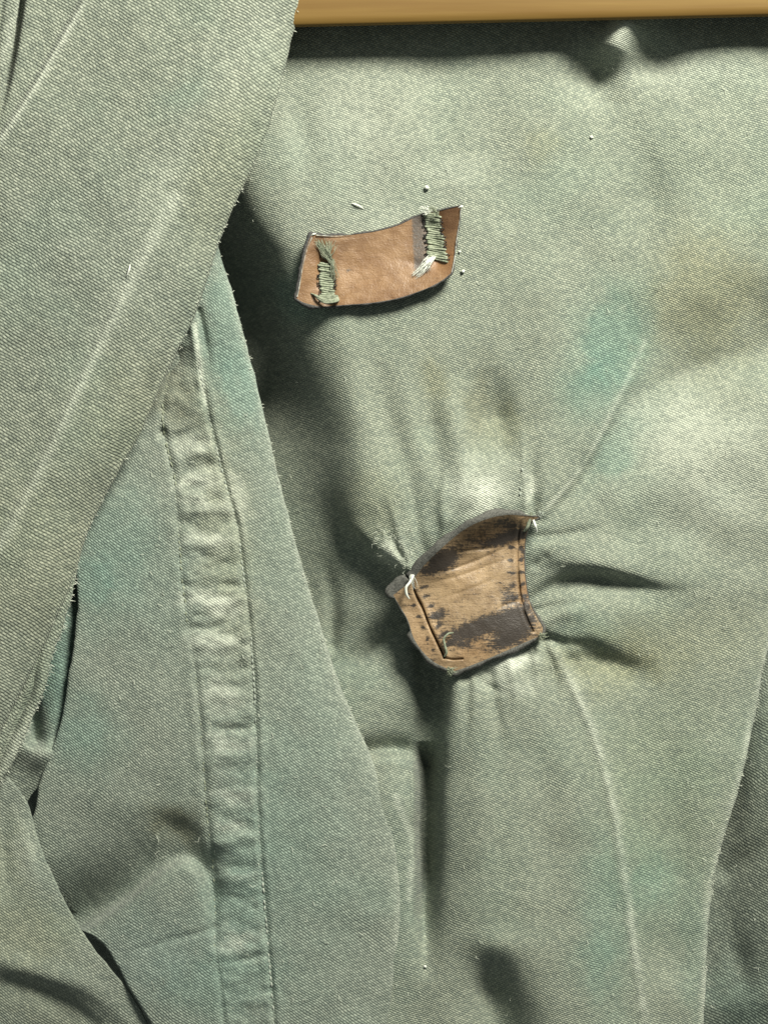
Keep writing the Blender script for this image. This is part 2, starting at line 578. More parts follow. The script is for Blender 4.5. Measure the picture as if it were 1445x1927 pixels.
top_h = tps([
    (420, -60, -12), (600, -60, -8), (900, -60, -8), (1200, -60, -8), (1500, -60, -10),
    (440, 100, -8), (600, 60, -6), (900, 60, -6), (1300, 60, -6), (1500, 60, -8),
    (480, 250, -6), (600, 250, 6), (800, 250, 4), (1000, 250, 2), (1150, 250, -2), (1300, 250, 2), (1500, 250, 4),
    (470, 420, -12), (560, 450, 4), (700, 430, 10), (850, 430, 8), (1000, 450, 6), (1200, 420, 4), (1350, 400, 6), (1500, 400, 8),
    (600, 620, 2), (700, 620, 12), (850, 620, 10), (1000, 620, 8), (1150, 620, 8), (1300, 560, 12), (1500, 530, 12),
    (650, 780, 8), (740, 780, 20), (830, 760, 14), (910, 770, 2), (1000, 760, 8), (1090, 760, 10), (1190, 720, 8),
    (1300, 680, -22), (1400, 655, -28), (1500, 635, -30),
    (670, 920, 14), (760, 900, 30), (860, 900, 26), (960, 890, 18), (1030, 880, 14), (1130, 870, 4), (1300, 800, 4), (1450, 760, 6),
    (700, 1010, 16), (770, 1020, 24), (880, 960, 22), (1000, 950, 12), (1120, 960, 4), (1250, 950, 6), (1400, 930, 8), (1500, 930, 8),
    (900, 1100, -8), (980, 1120, -2), (1040, 1050, 8), (1140, 1040, 14), (1250, 1040, 10), (1400, 1050, 4), (1500, 1050, 0),
    (860, 1230, 3), (960, 1220, 15), (1060, 1170, 8), (1130, 1160, 10), (1220, 1170, 0), (1350, 1180, -2), (1460, 1180, -4),
    (870, 1300, 19), (950, 1300, 22), (1050, 1290, 8), (1150, 1290, -8), (1280, 1300, -6), (1400, 1300, -4),
    (860, 1450, 12), (960, 1450, 24), (1060, 1430, 20), (1150, 1430, 2), (1260, 1430, -2), (1390, 1430, 2),
    (860, 1620, 10), (960, 1620, 24), (1080, 1620, 22), (1180, 1620, 4), (1260, 1620, 0), (1340, 1620, 4),
    (860, 1780, 6), (960, 1760, 18), (1080, 1780, 22), (1190, 1780, 4), (1260, 1780, 0), (1330, 1780, 2),
    (830, 1930, -6), (1060, 1930, 16), (1200, 1930, 2), (1320, 1930, 0),
])
floor_h = tps([
    (300, -60, -120), (300, 400, -150), (420, 300, -120), (440, 480, -210), (470, 600, -215), (520, 640, -165), (500, 760, -180), (560, 740, -125),
    (530, 860, -130), (595, 850, -84), (555, 960, -108), (625, 950, -66), (580, 1050, -98), (650, 1030, -60), (605, 1130, -92),
    (690, 1090, -48), (720, 1130, -48), (660, 1150, -60), (628, 1210, -84), (690, 1190, -66),
    (640, 1280, -54), (740, 1210, -48), (700, 1300, -36), (780, 1320, -36), (820, 1300, -52), (740, 1370, -42), (800, 1390, -56),
    (720, 1440, -20), (775, 1450, -24), (740, 1520, -10), (772, 1560, -12), (740, 1650, -8), (770, 1680, -10),
    (740, 1800, -6), (770, 1850, -8), (730, 1990, -6), (820, 1550, -14), (820, 1750, -10), (800, 1930, -12),
    (500, 1200, -100), (500, 1500, -60), (600, 1800, -50), (500, 1990, -50),
])


FR = curve_fn([(1600, -60), (1600, 900), (1540, 1040), (1480, 1130), (1450, 1200), (1436, 1260), (1422, 1340), (1402, 1440),
               (1374, 1540), (1346, 1640), (1333, 1740), (1328, 1850), (1320, 2000)])


def front_h(x, y):
    t = top_h(x, y)
    # rail knuckle: a fold pushed forward just under the bar
    t = t + fold(x, y, [(1200, -10), (1176, 46), (1160, 80), (1146, 120), (1140, 190)], [40, 60, 52, 24, 0], 44, 36)
    t = t - 40*blob(x, y, 1118, 138, 52, 46) - 14*blob(x, y, 1240, 110, 50, 40) + 8*blob(x, y, 1050, 110, 60, 40) - 8*blob(x, y, 830, 130, 80, 40) + 8*blob(x, y, 1400, 100, 90, 40) - 7*blob(x, y, 1230, 120, 40, 40)
    t = t + fold(x, y, [(1190, 210), (1215, 370), (1200, 540)], [0, -18, 0], 48)
    t = t + fold(x, y, [(640, 600), (660, 760), (690, 940)], [4, 14, 10], 36)
    t = t + fold(x, y, [(700, 640), (735, 800), (800, 970)], [0, -13, -6], 28)
    t = t + fold(x, y, [(545, 120), (570, 250), (600, 390)], [0, -9, 0], 30)
    t = t + fold(x, y, [(900, 130), (935, 300), (900, 430)], [0, -9, 0], 50)
    t = t + fold(x, y, [(760, 130), (770, 250), (740, 390)], [0, 8, 0], 50)
    t = t + fold(x, y, [(1010, 470), (1040, 620), (1010, 800)], [0, 9, 0], 44)
    t = t + fold(x, y, [(1010, 1010), (1120, 965), (1280, 885), (1460, 800)], [6, 14, 11, 5], 60)
    t = t + fold(x, y, [(1150, 1005), (1300, 1000), (1460, 1080)], [0, -9, -6], 46)
    t = t + fold(x, y, [(880, 1300), (898, 1450), (900, 1700)], [4, 12, 5], 36)
    t = t + fold(x, y, [(1000, 1360), (1035, 1550), (1050, 1830)], [-5, -12, -5], 44)
    t = t + fold(x, y, [(1225, 1340), (1262, 1500), (1270, 1800)], [0, -14, -9], 46)
    t = t + fold(x, y, [(1022, 1195), (1060, 1222), (1110, 1300)], [-6, -9, 0], 12, 18)
    t = t + fold(x, y, [(1010, 1170), (1060, 1150), (1130, 1140)], [6, 12, 0], 22)
    t = t + fold(x, y, [(1120, 120), (1140, 180), (1150, 270)], [-8, -6, 0], 40)
    # crease running up to the right from the second tab
    t = t + fold(x, y, [(1022, 962), (1075, 905), (1125, 825), (1180, 715), (1222, 630)], [6, 10, 10, 5, 0], 28, 11)
    t = t + fold(x, y, [(1035, 962), (1092, 905), (1150, 820), (1215, 740), (1330, 690), (1450, 650)], [-6, -9, -7, -9, -8, -6], 24, 40)
    # soft upright folds above the second tab
    t = t + fold(x, y, [(925, 690), (935, 780), (955, 880)], [0, -26, 0], 30, 38)
    t = t + fold(x, y, [(800, 680), (810, 800), (830, 920)], [0, -18, 0], 24)
    t = t + fold(x, y, [(850, 700), (865, 820), (880, 930)], [0, 13, 9], 26)
    t = t + fold(x, y, [(980, 790), (985, 870), (990, 950)], [0, 4, 3], 7)
    t = t + fold(x, y, [(845, 975), (880, 900), (930, 850)], [9, 8, 0], 18)
    # the cloth gathers at the corners of the second tab
    t = t + fold(x, y, [(718, 1000), (742, 1045), (770, 1075)], [0, 8, 12], 14)
    t = t + fold(x, y, [(735, 1010), (748, 1035), (765, 1060)], [-3, -7, -4], 5)
    # folds right of the second tab
    t = t + fold(x, y, [(1003, 1045), (1060, 1052), (1130, 1062), (1225, 1085)], [4, 14, 15, 0], 40, 18)
    t = t + fold(x, y, [(1000, 1128), (1050, 1098), (1105, 1086), (1170, 1096), (1240, 1112), (1310, 1116)], [-10, -22, -28, -24, -10, 0], 13, 32)
    t = t + fold(x, y, [(1010, 1062), (1025, 1050)], [-7, -7], 10)
    t = t + fold(x, y, [(1040, 1180), (1100, 1185), (1180, 1215)], [0, 9, 0], 40, 22)
    t = t + fold(x, y, [(1065, 1250), (1120, 1238), (1200, 1262), (1240, 1255)], [-4, -24, -18, 0], 20, 34)
    # pleat below the second tab
    t = t + fold(x, y, [(1040, 1215), (1075, 1285), (1120, 1390), (1152, 1510), (1170, 1620), (1190, 1760), (1216, 1935)],
                 [4, 5, 6, 6, 4, 4, 3], 28, 10)
    t = t + fold(x, y, [(920, 1268), (930, 1320), (945, 1400), (950, 1440)], [-9, -8, -4, 0], 11, 15)
    t = t + fold(x, y, [(900, 1275), (915, 1290), (960, 1310)], [-5, -5, 0], 8)
    t = t + fold(x, y, [(985, 1260), (1000, 1340), (1010, 1430)], [5, 5, 0], 24)
    for pts, a, w in (([(776, 1072), (752, 1010), (728, 920)], 6, 8), ([(800, 1046), (782, 980), (770, 880)], -6, 9), ([(838, 1010), (832, 950), (842, 860)], 5, 9),
                      ([(1004, 962), (1000, 900), (1010, 820)], -6, 9), ([(1018, 962), (1032, 900), (1050, 840)], 4, 9), ([(1000, 1010), (1060, 1006), (1150, 990)], -5, 9),
                      ([(1002, 1150), (1060, 1138), (1120, 1132)], -6, 8), ([(1024, 1200), (1080, 1212), (1150, 1216)], -7, 9), ([(1018, 1208), (1040, 1260), (1052, 1340)], -6, 9),
                      ([(990, 1216), (1000, 1280), (1002, 1350)], -5, 9), ([(958, 1236), (968, 1290), (972, 1370)], 5, 9), ([(880, 1268), (880, 1330), (876, 1420)], -6, 9)):
        t = t + fold(x, y, pts, [a*1.4, a*1.2, 0], w, w*1.4)
    # hollow at the foot of the pleat
    t = t - 36*blob(x, y, 920, 1858, 36, 48, -14) - 66*blob(x, y, 948, 1945, 60, 92, -10) + 12*blob(x, y, 930, 1780, 60, 30, 10)
    t = t + fold(x, y, [(1445, 480), (1410, 560), (1420, 650)], [-6, -10, 0], 40)
    t = t + fold(x, y, [(1240, 880), (1340, 960), (1460, 1010)], [0, 4, 3], 40)
    t = t + fold(x, y, [(1300, 1330), (1330, 1450), (1300, 1600)], [0, -4, 0], 50)

    f = floor_h(x, y)
    # terraces inside the valley
    d, tt = line_dist(x, y, [(610, 1262), (640, 1254), (690, 1226), (735, 1183), (748, 1176)], 60)
    f = f + dip(d, 15, 24, 3, 14)
    d, tt = line_dist(x, y, [(680, 1424), (720, 1416), (760, 1418), (800, 1436), (815, 1450)], 90)
    f = f + dip(d, 40, 28, 3, 12)*np.interp(tt, [0, 0.55, 0.95], [1, 1, 0])
    f = f + fold(x, y, [(612, 1060), (628, 1130), (624, 1215)], [-3, -10, -12], 14)
    f = f + fold(x, y, [(776, 1440), (779, 1580), (775, 1700)], [6, 8, 0], 9, 4)
    f = f - np.interp(y, [1395, 1440, 1640, 1760, 1850], [20, 100, 100, 55, 0])*0.5*(1 + np.tanh((x - np.interp(y, [1400, 1480, 1560, 1640, 1720, 1800], [784, 790, 786, 791, 787, 794]))/10))
    s = 0.5*(1 + np.tanh((x - BX(y)) / BW(y)))
    rim = np.exp(-((x - BX(y) - 2*BW(y)) / (2.2*BW(y)))**2) * np.interp(y, [300, 500, 900, 1040, 1120, 1280, 1340, 1600, 1800], [0, 0, 3, 3, 0, 0, 3, 3, 0])
    return f*(1 - s) + (t + rim)*s - 12*np.exp(-np.maximum(FR(y) - x, 0)/16)


def front_tint(x, y):
    t, w = stains_and_shading(x, y, [
        (1150, 640, 62, 100, 14, TEAL, 0.66), (1120, 740, 46, 60, 20, TEAL, 0.35), (1155, 850, 34, 70, 40, TEAL2, 0.75),
        (1130, 1700, 46, 130, 0, TEAL2, 0.55), (1225, 1650, 50, 50, 30, TEAL, 0.42), (1130, 1830, 40, 70, 0, TEAL2, 0.5),
        (820, 720, 30, 45, 0, OCHRE, 0.5), (905, 760, 26, 70, 0, BROWN, 0.55), (960, 800, 30, 50, 0, OCHRE, 0.4),  # BROWN paints the shade inside the upright hollow
        (1020, 270, 30, 30, 0, OCHRE, 0.35), (700, 950, 50, 60, 0, OCHRE, 0.3), (560, 560, 50, 40, 20, TEAL2, 0.7),
        (1330, 560, 110, 110, 0, OCHRE, 0.55), (1340, 540, 90, 90, 0, BROWN, 0.22), (1150, 1240, 110, 50, 0, OCHRE, 0.6),  # BROWN puts the shade of the downward slope into the colour
        (1100, 1190, 60, 40, 0, TEAL2, 0.4), (1300, 1200, 150, 60, 0, OCHRE, 0.25), (620, 1280, 90, 70, 0, TEAL2, 0.35),
        (900, 1000, 120, 90, 0, TEAL2, 0.25), (1300, 330, 160, 90, 20, (0.95, 1.0, 0.98), 0.6),
        (1250, 1500, 110, 200, 0, (0.90, 0.97, 0.88), 0.6), (850, 1560, 50, 200, 0, GREYD, 0.5),  # GREYD paints the shading where the pleat's left side curves away
        (1200, 470, 60, 180, 0, GREYD, 0.30), (1310, 1780, 30, 140, 0, TEAL2, 0.4), (750, 1650, 42, 240, 0, (0.91, 0.98, 1.0), 0.8),  # GREYD is shade of the soft valley, painted in
    ], [
        (905, 935, 46, 26, -15, 0.65), (965, 1248, 34, 16, -25, 0.95), (900, 900, 60, 50, 0, 0.3), (640, 250, 160, 110, 0, 0.22),
        (850, 320, 60, 30, 0, 0.15), (1350, 900, 150, 110, 0, 0.28), (1250, 800, 120, 60, 0, 0.22), (745, 1045, 22, 26, 30, 0.5), (700, 430, 190, 60, 0, 0.15),  # wide right-hand spots paint the light caught by the upturned slope
        (1300, 130, 160, 40, 0, 0.2), (1165, 60, 26, 30, 0, 0.6), (960, 1290, 60, 20, 0, 0.3), (985, 920, 10, 40, 0, 0.6), (1160, 560, 50, 60, 0, 0.0),  # spot just under the bar paints the lit fold paler
    ])
    for pts, a, wd in (([(1040, 1215), (1075, 1285), (1120, 1390), (1152, 1510), (1170, 1620), (1190, 1760), (1216, 1935)], 0.38, 9),
                       ([(1030, 955), (1085, 892), (1130, 818), (1185, 705), (1215, 640)], 0.35, 4),
                       ([(1460, 1180), (1420, 1340), (1400, 1440), (1345, 1640), (1332, 1740), (1326, 1930)], 0.45, 9),
                       ([(745, 1500), (775, 1590), (770, 1690)], 0.3, 7)):
        d, _ = line_dist(x, y, pts, 40)
        w = w + a*np.exp(-np.minimum((d/wd)**2, 50))*(0.75 + 0.5*noise(x, y, 25, 4))
    return t, w


front = cloth("front_panel", jacket, M['front'], -60, 1990, lambda y: y*0 + 330, FR, front_h, front_tint,
              step=3.0, rollR=8, k=0)

# ---- facing strip with its stitched placket
SEAM_A = [(318, 700), (306, 770), (312, 830), (328, 900), (334, 980), (340, 1060), (350, 1150), (365, 1250), (376, 1350),
          (384, 1450), (390, 1540), (400, 1620), (405, 1700), (404, 1780), (415, 1860), (425, 1960)]
SEAM_B = [(366, 610), (376, 690), (388, 760), (404, 830), (424, 910), (446, 990), (458, 1080), (470, 1180), (478, 1280),
          (482, 1400), (484, 1500), (490, 1600), (498, 1700), (506, 1800), (514, 1900), (518, 1960)]
FE = curve_fn([(395, 380), (410, 460), (436, 545), (462, 640), (490, 750), (516, 860), (540, 960), (566, 1055), (600, 1165),
               (640, 1290), (700, 1428), (728, 1510), (744, 1590), (754, 1680), (754, 1750), (744, 1830), (732, 1910), (722, 2000)])
FL = curve_fn([(300, 380), (250, 600), (170, 800), (140, 1000), (146, 1130), (140, 1200), (128, 1280), (112, 1370), (92, 1425),
               (76, 1470), (69, 1500), (67, 1522), (58, 1545), (40, 1580), (30, 1640), (60, 1710), (140, 1744), (172, 1761), (201, 1786),
               (219, 1815), (241, 1858), (273, 1908), (318, 1990), (322, 2000)])
fac_base = tps([
    (300, 380, -25), (400, 420, -20), (250, 650, -30), (420, 600, -4), (330, 640, -22), (460, 700, -6), (370, 720, -4),
    (200, 900, -2), (300, 900, 6), (400, 900, 8), (500, 880, -4), (150, 1150, 6), (250, 1100, 12), (400, 1100, 14), (560, 1080, -4),
    (130, 1300, 4), (250, 1300, 12), (420, 1300, 14), (620, 1280, -4), (80, 1480, -6), (250, 1480, 6), (420, 1480, 12), (690, 1440, -2),
    (80, 1620, -14), (200, 1650, -14), (320, 1560, -2), (430, 1620, 10), (600, 1600, 8), (740, 1600, 2),
    (160, 1750, -18), (250, 1740, 2), (340, 1680, 8), (420, 1760, 8), (600, 1800, 10), (750, 1750, 2),
    (220, 1850, 0), (320, 1850, 10), (450, 1900, 10), (600, 1990, 8), (730, 1990, 0), (300, 1990, 0),
])


def facing_h(x, y):
    h = fac_base(x, y)
    h = h - 16*np.exp(-np.maximum(FE(y) - x, 0)/18)
    dA, _ = line_dist(x, y, SEAM_A, 160)
    dB, _ = line_dist(x, y, SEAM_B, 160)
    h = h - 3.0*np.exp(-np.minimum((dA/5)**2, 50))*(0.7 + 0.7*noise(x, y, 40, 1)) - 5.0*np.exp(-np.minimum((dB/5)**2, 50))
    h = h + 2.0*np.exp(-np.minimum(((np.abs(dA) - 12)/9)**2, 50))*(0.6 + 0.6*noise(x, y, 30, 3))
    h = h + 2.4*np.exp(-np.minimum(((np.abs(dB) - 11)/8)**2, 50))*(0.6 + 0.6*noise(x, y, 26, 4))
    # puckers across the placket, between the two seams
    inside = 1/(1 + np.exp(np.clip(dA/6, -30, 30))) * 1/(1 + np.exp(np.clip(-dB/6, -30, 30)))
    for yy, a, w, tl in ((690, -8, 12, 3), (745, 6, 12, 8), (800, -9, 11, 16), (845, 6, 13, 16), (878, -6, 9, 10), (925, 6, 16, 6),
                         (985, -5, 12, 0), (1020, 6, 15, -4), (1058, -5, 12, 0), (1103, -11, 8, -6), (1130, 8, 13, -4),
                         (1172, -10, 8, 8), (1205, 7, 14, 2), (1262, -5, 10, 4), (1300, 6, 15, -4), (1368, -8, 8, 2), (1395, 7, 14, -2),
                         (1452, -6, 9, 4), (1490, 6, 15, 0), (1546, -8, 10, -3), (1578, 6, 12, 2), (1622, -7, 10, 4), (1650, 5, 10, 0),
                         (1688, -9, 8, -4), (1712, 6, 12, 0), (1760, -7, 9, 10), (1790, 6, 13, 0), (1815, -8, 8, 10), (1850, 6, 14, 0)):
        cy = yy + tl*(-(x - 420)/60.0) + 9*noise(x, y*0 + yy, 34, 5)
        h = h + inside*a*(0.40 + 0.42*noise(x, y*0 + yy, 30, 2))*np.exp(-np.minimum(((y - cy)/w)**2, 50))
    h = h + inside*(3.2*noise(x*0.45 + y*0.12, y, 21, 3) + 1.4*noise(x*0.6, y, 11, 6))
    # the deep tuck at the top of the placket and its small hole
    h = h - 26*blob(x, y, 318, 680, 26, 34, 35) - 14*blob(x, y, 306, 815, 8, 12)
    h = h + fold(x, y, [(358, 590), (372, 660), (382, 730)], [9, 10, 4], 5, 9)
    h = h + fold(x, y, [(374, 585), (386, 640), (394, 700)], [-9, -8, 0], 7)
    # tuck lower down: the cloth dips towards a curved line, then swells below it
    d, tt = line_dist(x, y, [(110, 1768), (160, 1741), (235, 1690), (305, 1632), (350, 1616), (383, 1640), (396, 1690), (402, 1760)], 130)
    a = np.interp(tt, [0, 0.2, 0.5, 0.62, 0.72, 0.85, 1], [80, 74, 44, 34, 42, 26, 3])
    h = h + dip(d, a, np.interp(tt, [0, .5, .65, 1], [78, 66, 38, 10]), 3, 34, 4)
    h = h - 16*blob(x, y, 335, 1560, 45, 24, 20) + 5*blob(x, y, 250, 1520, 60, 40)
    h = h + fold(x, y, [(405, 1745), (380, 1755), (320, 1770), (220, 1800)], [-4, -4, -2, 0], 7)
    h = h + fold(x, y, [(540, 1000), (600, 1220), (680, 1460)], [0, -4, 0], 26)
    h = h + fold(x, y, [(560, 1300), (600, 1500), (640, 1750)], [0, 5, 0], 50)
    return h


def facing_tint(x, y):
    t, w = stains_and_shading(x, y, [
        (425, 600, 55, 130, -12, TEAL, 0.38), (455, 740, 50, 80, -12, TEAL2, 0.7), (210, 1020, 70, 110, 15, TEAL2, 0.6),
        (170, 1100, 50, 60, 0, TEAL2, 0.6), (160, 1380, 60, 60, 0, TEAL, 0.4), (440, 1700, 60, 90, 0, TEAL, 0.24), (300, 1100, 80, 120, 0, TEAL2, 0.3),
        (330, 1550, 50, 34, 25, BROWN, 0.75), (230, 1640, 130, 90, 0, GREYD, 0.55), (480, 1560, 90, 200, 0, (0.86, 0.97, 0.97), 0.5),  # BROWN and GREYD paint shade where the cloth dips above the tuck
        (560, 1600, 130, 300, 0, (0.90, 0.99, 1.0), 0.6), (280, 1800, 120, 80, 0, (0.90, 0.97, 1.02), 0.7), (400, 1850, 120, 80, 0, TEAL2, 0.4),
        (330, 740, 45, 60, 0, BROWN, 0.5), (420, 1000, 50, 240, -8, (1.05, 1.0, 0.88), 0.6),
    ], [
        (370, 905, 45, 16, -10, 0.4), (380, 950, 40, 14, 0, 0.35), (390, 1020, 44, 16, 0, 0.45), (400, 1130, 46, 18, 0, 0.6), (415, 1150, 26, 14, 0, 0.4),
        (415, 1210, 50, 20, 0, 0.5), (425, 1310, 46, 18, 0, 0.42), (430, 1400, 44, 16, 0, 0.36), (440, 1495, 40, 16, 0, 0.42), (440, 1560, 36, 12, 0, 0.3),
        (360, 840, 40, 12, -12, 0.35), (445, 1775, 36, 12, 0, 0.35), (450, 1650, 30, 10, 0, 0.2), (440, 940, 14, 60, -10, 0.3),
    ])
    for pts, a, wd in (([(366, 610), (376, 690), (388, 760)], 0.5, 5),
                       ([(430, 520), (462, 640), (490, 750), (516, 860), (540, 960), (566, 1055), (600, 1165), (640, 1290), (700, 1428),
                         (740, 1560), (752, 1700), (740, 1850)], 0.22, 8),
                       ([(150, 1745), (235, 1692), (305, 1635), (350, 1620)], 0.12, 10)):
        d, _ = line_dist(x, y, pts, 40)
        w = w + a*np.exp(-np.minimum((d/wd)**2, 50))
    return t, w


facing = cloth("facing_strip", jacket, M['facing'], 380, 1990, FL, FE, facing_h, facing_tint, step=3.0, rollL=6, rollR=8, k=2)

# ---- lapel and the layers under it
LR = curve_fn([(590, -60), (572, 0), (552, 60), (536, 130), (512, 220), (478, 310), (440, 390), (410, 465), (380, 560), (345, 640),
               (306, 720), (272, 800), (228, 880), (190, 950), (160, 1020), (138, 1090), (112, 1150), (86, 1210), (56, 1270),
               (30, 1320), (4, 1375), (-30, 1440), (-60, 1500)])
lap_base = tps([
    (-120, -60, 60), (60, -60, 78), (150, -60, 92), (350, -60, 100), (560, -60, 92),
    (-120, 200, 78), (60, 200, 100), (200, 200, 104), (350, 200, 104), (500, 220, 92),
    (-120, 500, 92), (60, 500, 100), (200, 500, 104), (300, 500, 102), (400, 470, 92),
    (-120, 800, 92), (20, 800, 98), (120, 800, 104), (200, 800, 100), (265, 800, 88),
    (-120, 1100, 88), (0, 1080, 96), (80, 1080, 94), (130, 1080, 82), (-120, 1400, 80), (-20, 1300, 84), (20, 1320, 76), (-60, 1450, 74),
])


def lapel_h(x, y):
    h = lap_base(x, y)
    e = np.maximum(LR(y) - x, 0)
    h = h - 30*np.exp(-e/32) + 5*np.exp(-((e - 70)/50)**2)
    d, t = line_dist(x, y, [(190, -70), (158, 0), (110, 85), (60, 170), (0, 262), (-70, 360)], 90)
    h = h + np.where(d > 0, -17*(1 - np.exp(-(d/6)**2))*np.exp(-(d/80)**2), 0) + 4*np.exp(-np.minimum((d/5)**2, 50))
    h = h + fold(x, y, [(44, -60), (40, 0), (33, 50), (25, 100), (16, 145), (9, 180), (-4, 225)], [-46, -46, -42, -34, -26, -12, 0], 5, 60)
    h = h + fold(x, y, [(330, 370), (270, 480), (190, 640), (100, 830), (40, 950), (-40, 1090)], [0, 6, 9, 9, 8, 6], 30, 9)
    h = h + fold(x, y, [(480, 120), (420, 260), (330, 440), (230, 650), (130, 860)], [0, 3, -4, -4, 0], 40)
    h = h + fold(x, y, [(250, -40), (180, 160), (80, 380), (-40, 600)], [0, -4, -4, 0], 50)
    h = h + fold(x, y, [(430, 330), (330, 560), (230, 760), (150, 930)], [0, 4, 4, 0], 30)
    return h


def lapel_tint(x, y):
    t, w = stains_and_shading(x, y, [
        (200, 480, 220, 160, 0, (0.93, 0.95, 0.98), 0.5), (100, 640, 120, 120, 0, GREYD, 0.28), (350, 170, 60, 30, -30, TEAL2, 0.4),
        (60, 1050, 160, 160, 0, (1.02, 0.98, 0.90), 0.6), (250, 780, 80, 120, 20, (1.02, 0.98, 0.88), 0.5), (420, 330, 60, 160, 20, (1.02, 1.0, 0.9), 0.5),
    ], [(470, 100, 60, 120, 20, 0.12), (300, 330, 30, 140, 30, 0.12)])
    for pts, a, wd in (([(190, -70), (158, 0), (110, 85), (60, 170), (0, 262)], 0.5, 8),
                       ([(330, 370), (270, 480), (190, 640), (100, 830), (40, 950), (-40, 1090)], 0.30, 12),
                       ([(360, 300), (270, 480), (190, 640)], 0.08, 26)):
        d, _ = line_dist(x, y, pts, 60)
        w = w + a*np.exp(-np.minimum((d/wd)**2, 50))*(0.85 + 0.25*noise(x, y, 60, 1))
    return t, w


lapel = cloth("lapel", jacket, M['lapel'], -60, 1500, lambda y: y*0 - 130, LR, lapel_h, lapel_tint, step=2.8, rollR=13, k=4, tuck=60)

UR = curve_fn([(160, 960), (150, 1020), (146, 1070), (136, 1120), (118, 1180), (98, 1240), (84, 1300), (62, 1350), (40, 1400),
               (16, 1450), (-12, 1490), (-50, 1540)])
under_h0 = tps([(-130, 960, 44), (160, 960, 44), (-130, 1540, 40), (0, 1480, 48), (80, 1300, 52), (140, 1100, 48), (40, 1320, 42), (0, 1350, 40)])


def under_h(x, y):
    h = under_h0(x, y)
    e = UR(y) - x
    w = np.interp(y, [1200, 1300, 1380], [0, 1, 1])
    h = h + w*(7*np.exp(-((e - 11)/9)**2) - 9*np.exp(-((e - 27)/5)**2))
    return h


cloth("lapel_lining", jacket, M['lapel'], 960, 1540, lambda y: y*0 - 130, UR, under_h,
      lambda x, y: stains_and_shading(x, y, [(60, 1250, 200, 200, 0, (0.95, 0.97, 0.93), 0.6)], [(40, 1400, 20, 60, 25, 0.3)]), step=2.8, rollR=6, k=5, tuck=60)

# collar edge at the far left, lying on the lapel
CR = curve_fn([(42, -60), (37, 0), (30, 50), (22, 100), (13, 145), (6, 180), (-4, 220), (-20, 280)])
cloth("collar_edge", jacket, M['lapel'], -60, 280, lambda y: y*0 - 130, CR,
      lambda x, y: 98 - 0.02*(x + 130) + fold(x, y, [(8, -60), (2, 20), (-10, 120)], [-8, -8, -4], 5),
      lambda x, y: stains_and_shading(x, y, [], [(20, 60, 8, 90, 8, 0.3)]), step=2.8, rollR=7, k=1, tuck=50)

# inner fold seen between lapel and facing
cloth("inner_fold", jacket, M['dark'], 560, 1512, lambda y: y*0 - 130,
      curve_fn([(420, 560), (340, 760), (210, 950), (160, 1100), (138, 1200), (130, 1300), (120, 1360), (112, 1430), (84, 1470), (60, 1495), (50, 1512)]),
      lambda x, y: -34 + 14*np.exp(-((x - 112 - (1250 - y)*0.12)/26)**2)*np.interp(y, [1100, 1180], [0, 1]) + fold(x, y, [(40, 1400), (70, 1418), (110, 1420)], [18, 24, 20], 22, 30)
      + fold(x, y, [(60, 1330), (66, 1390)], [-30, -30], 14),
      lambda x, y: stains_and_shading(x, y, [(110, 1250, 80, 120, 0, TEAL, 0.6)], [(70, 1430, 26, 20, 0, 0.4)]), step=3.0, k=6)

# lower flap that overlaps the facing at the bottom left
WR = curve_fn([(-10, 1440), (16, 1462), (36, 1486), (53, 1512), (62, 1540), (70, 1575), (92, 1630), (120, 1690), (147, 1742), (163, 1766),
               (182, 1792), (205, 1818), (232, 1852), (262, 1896), (285, 1938), (318, 2000)])
low_h0 = tps([(-130, 1440, 26), (-10, 1450, 20), (50, 1520, 14), (-130, 1700, 22), (60, 1700, 16), (140, 1745, 10), (0, 1800, 18),
              (150, 1830, 10), (-130, 1990, -8), (0, 1960, -14), (120, 1930, -18), (240, 1900, -16), (300, 1990, -30), (200, 1850, -2)])


def low_h(x, y):
    h = low_h0(x, y)
    h = h + fold(x, y, [(-40, 1800), (20, 1818), (90, 1838), (170, 1868), (260, 1940)], [6, 10, 10, 7, 4], 26, 16)
    h = h + fold(x, y, [(-40, 1850), (30, 1852), (110, 1880), (180, 1930)], [-8, -14, -14, -10], 14, 34)
    h = h + fold(x, y, [(10, 1500), (6, 1600), (20, 1700)], [0, -7, 0], 14)
    h = h + fold(x, y, [(40, 1500), (48, 1590), (80, 1680)], [0, 4, 0], 14)
    return h


cloth("lower_flap", jacket, M['facing'], 1440, 1990, lambda y: y*0 - 130, WR, low_h,
      lambda x, y: stains_and_shading(x, y, [(60, 1760, 90, 60, 0, OCHRE, 0.45), (20, 1620, 40, 80, 0, OCHRE, 0.3), (80, 1900, 130, 50, 20, BROWN, 0.4)],  # BROWN paints the fold's shading along the foot of the flap
                          [(50, 1600, 20, 60, -20, 0.2)]), step=3.0, rollR=5, k=7, tuck=60)

# sleeve cloth behind the right edge, and the back of the jacket behind everything
def sleeve_h(x, y):
    u = np.clip((x - 1310)/190, 0, 1)
    h = -105 + 108*u*u*(3 - 2*u) - 70*(1 - np.clip((y - 1130)/220, 0, 1))
    h = h + fold(x, y, [(1440, 1330), (1410, 1500), (1400, 1620)], [0, 9, 0], 26)
    h = h + fold(x, y, [(1375, 1700), (1395, 1830), (1430, 1900)], [0, -12, 0], 24)
    return h + fold(x, y, [(1370, 1640), (1450, 1590)], [-8, -8], 22) + fold(x, y, [(1340, 1900), (1450, 1880)], [8, 8], 30)


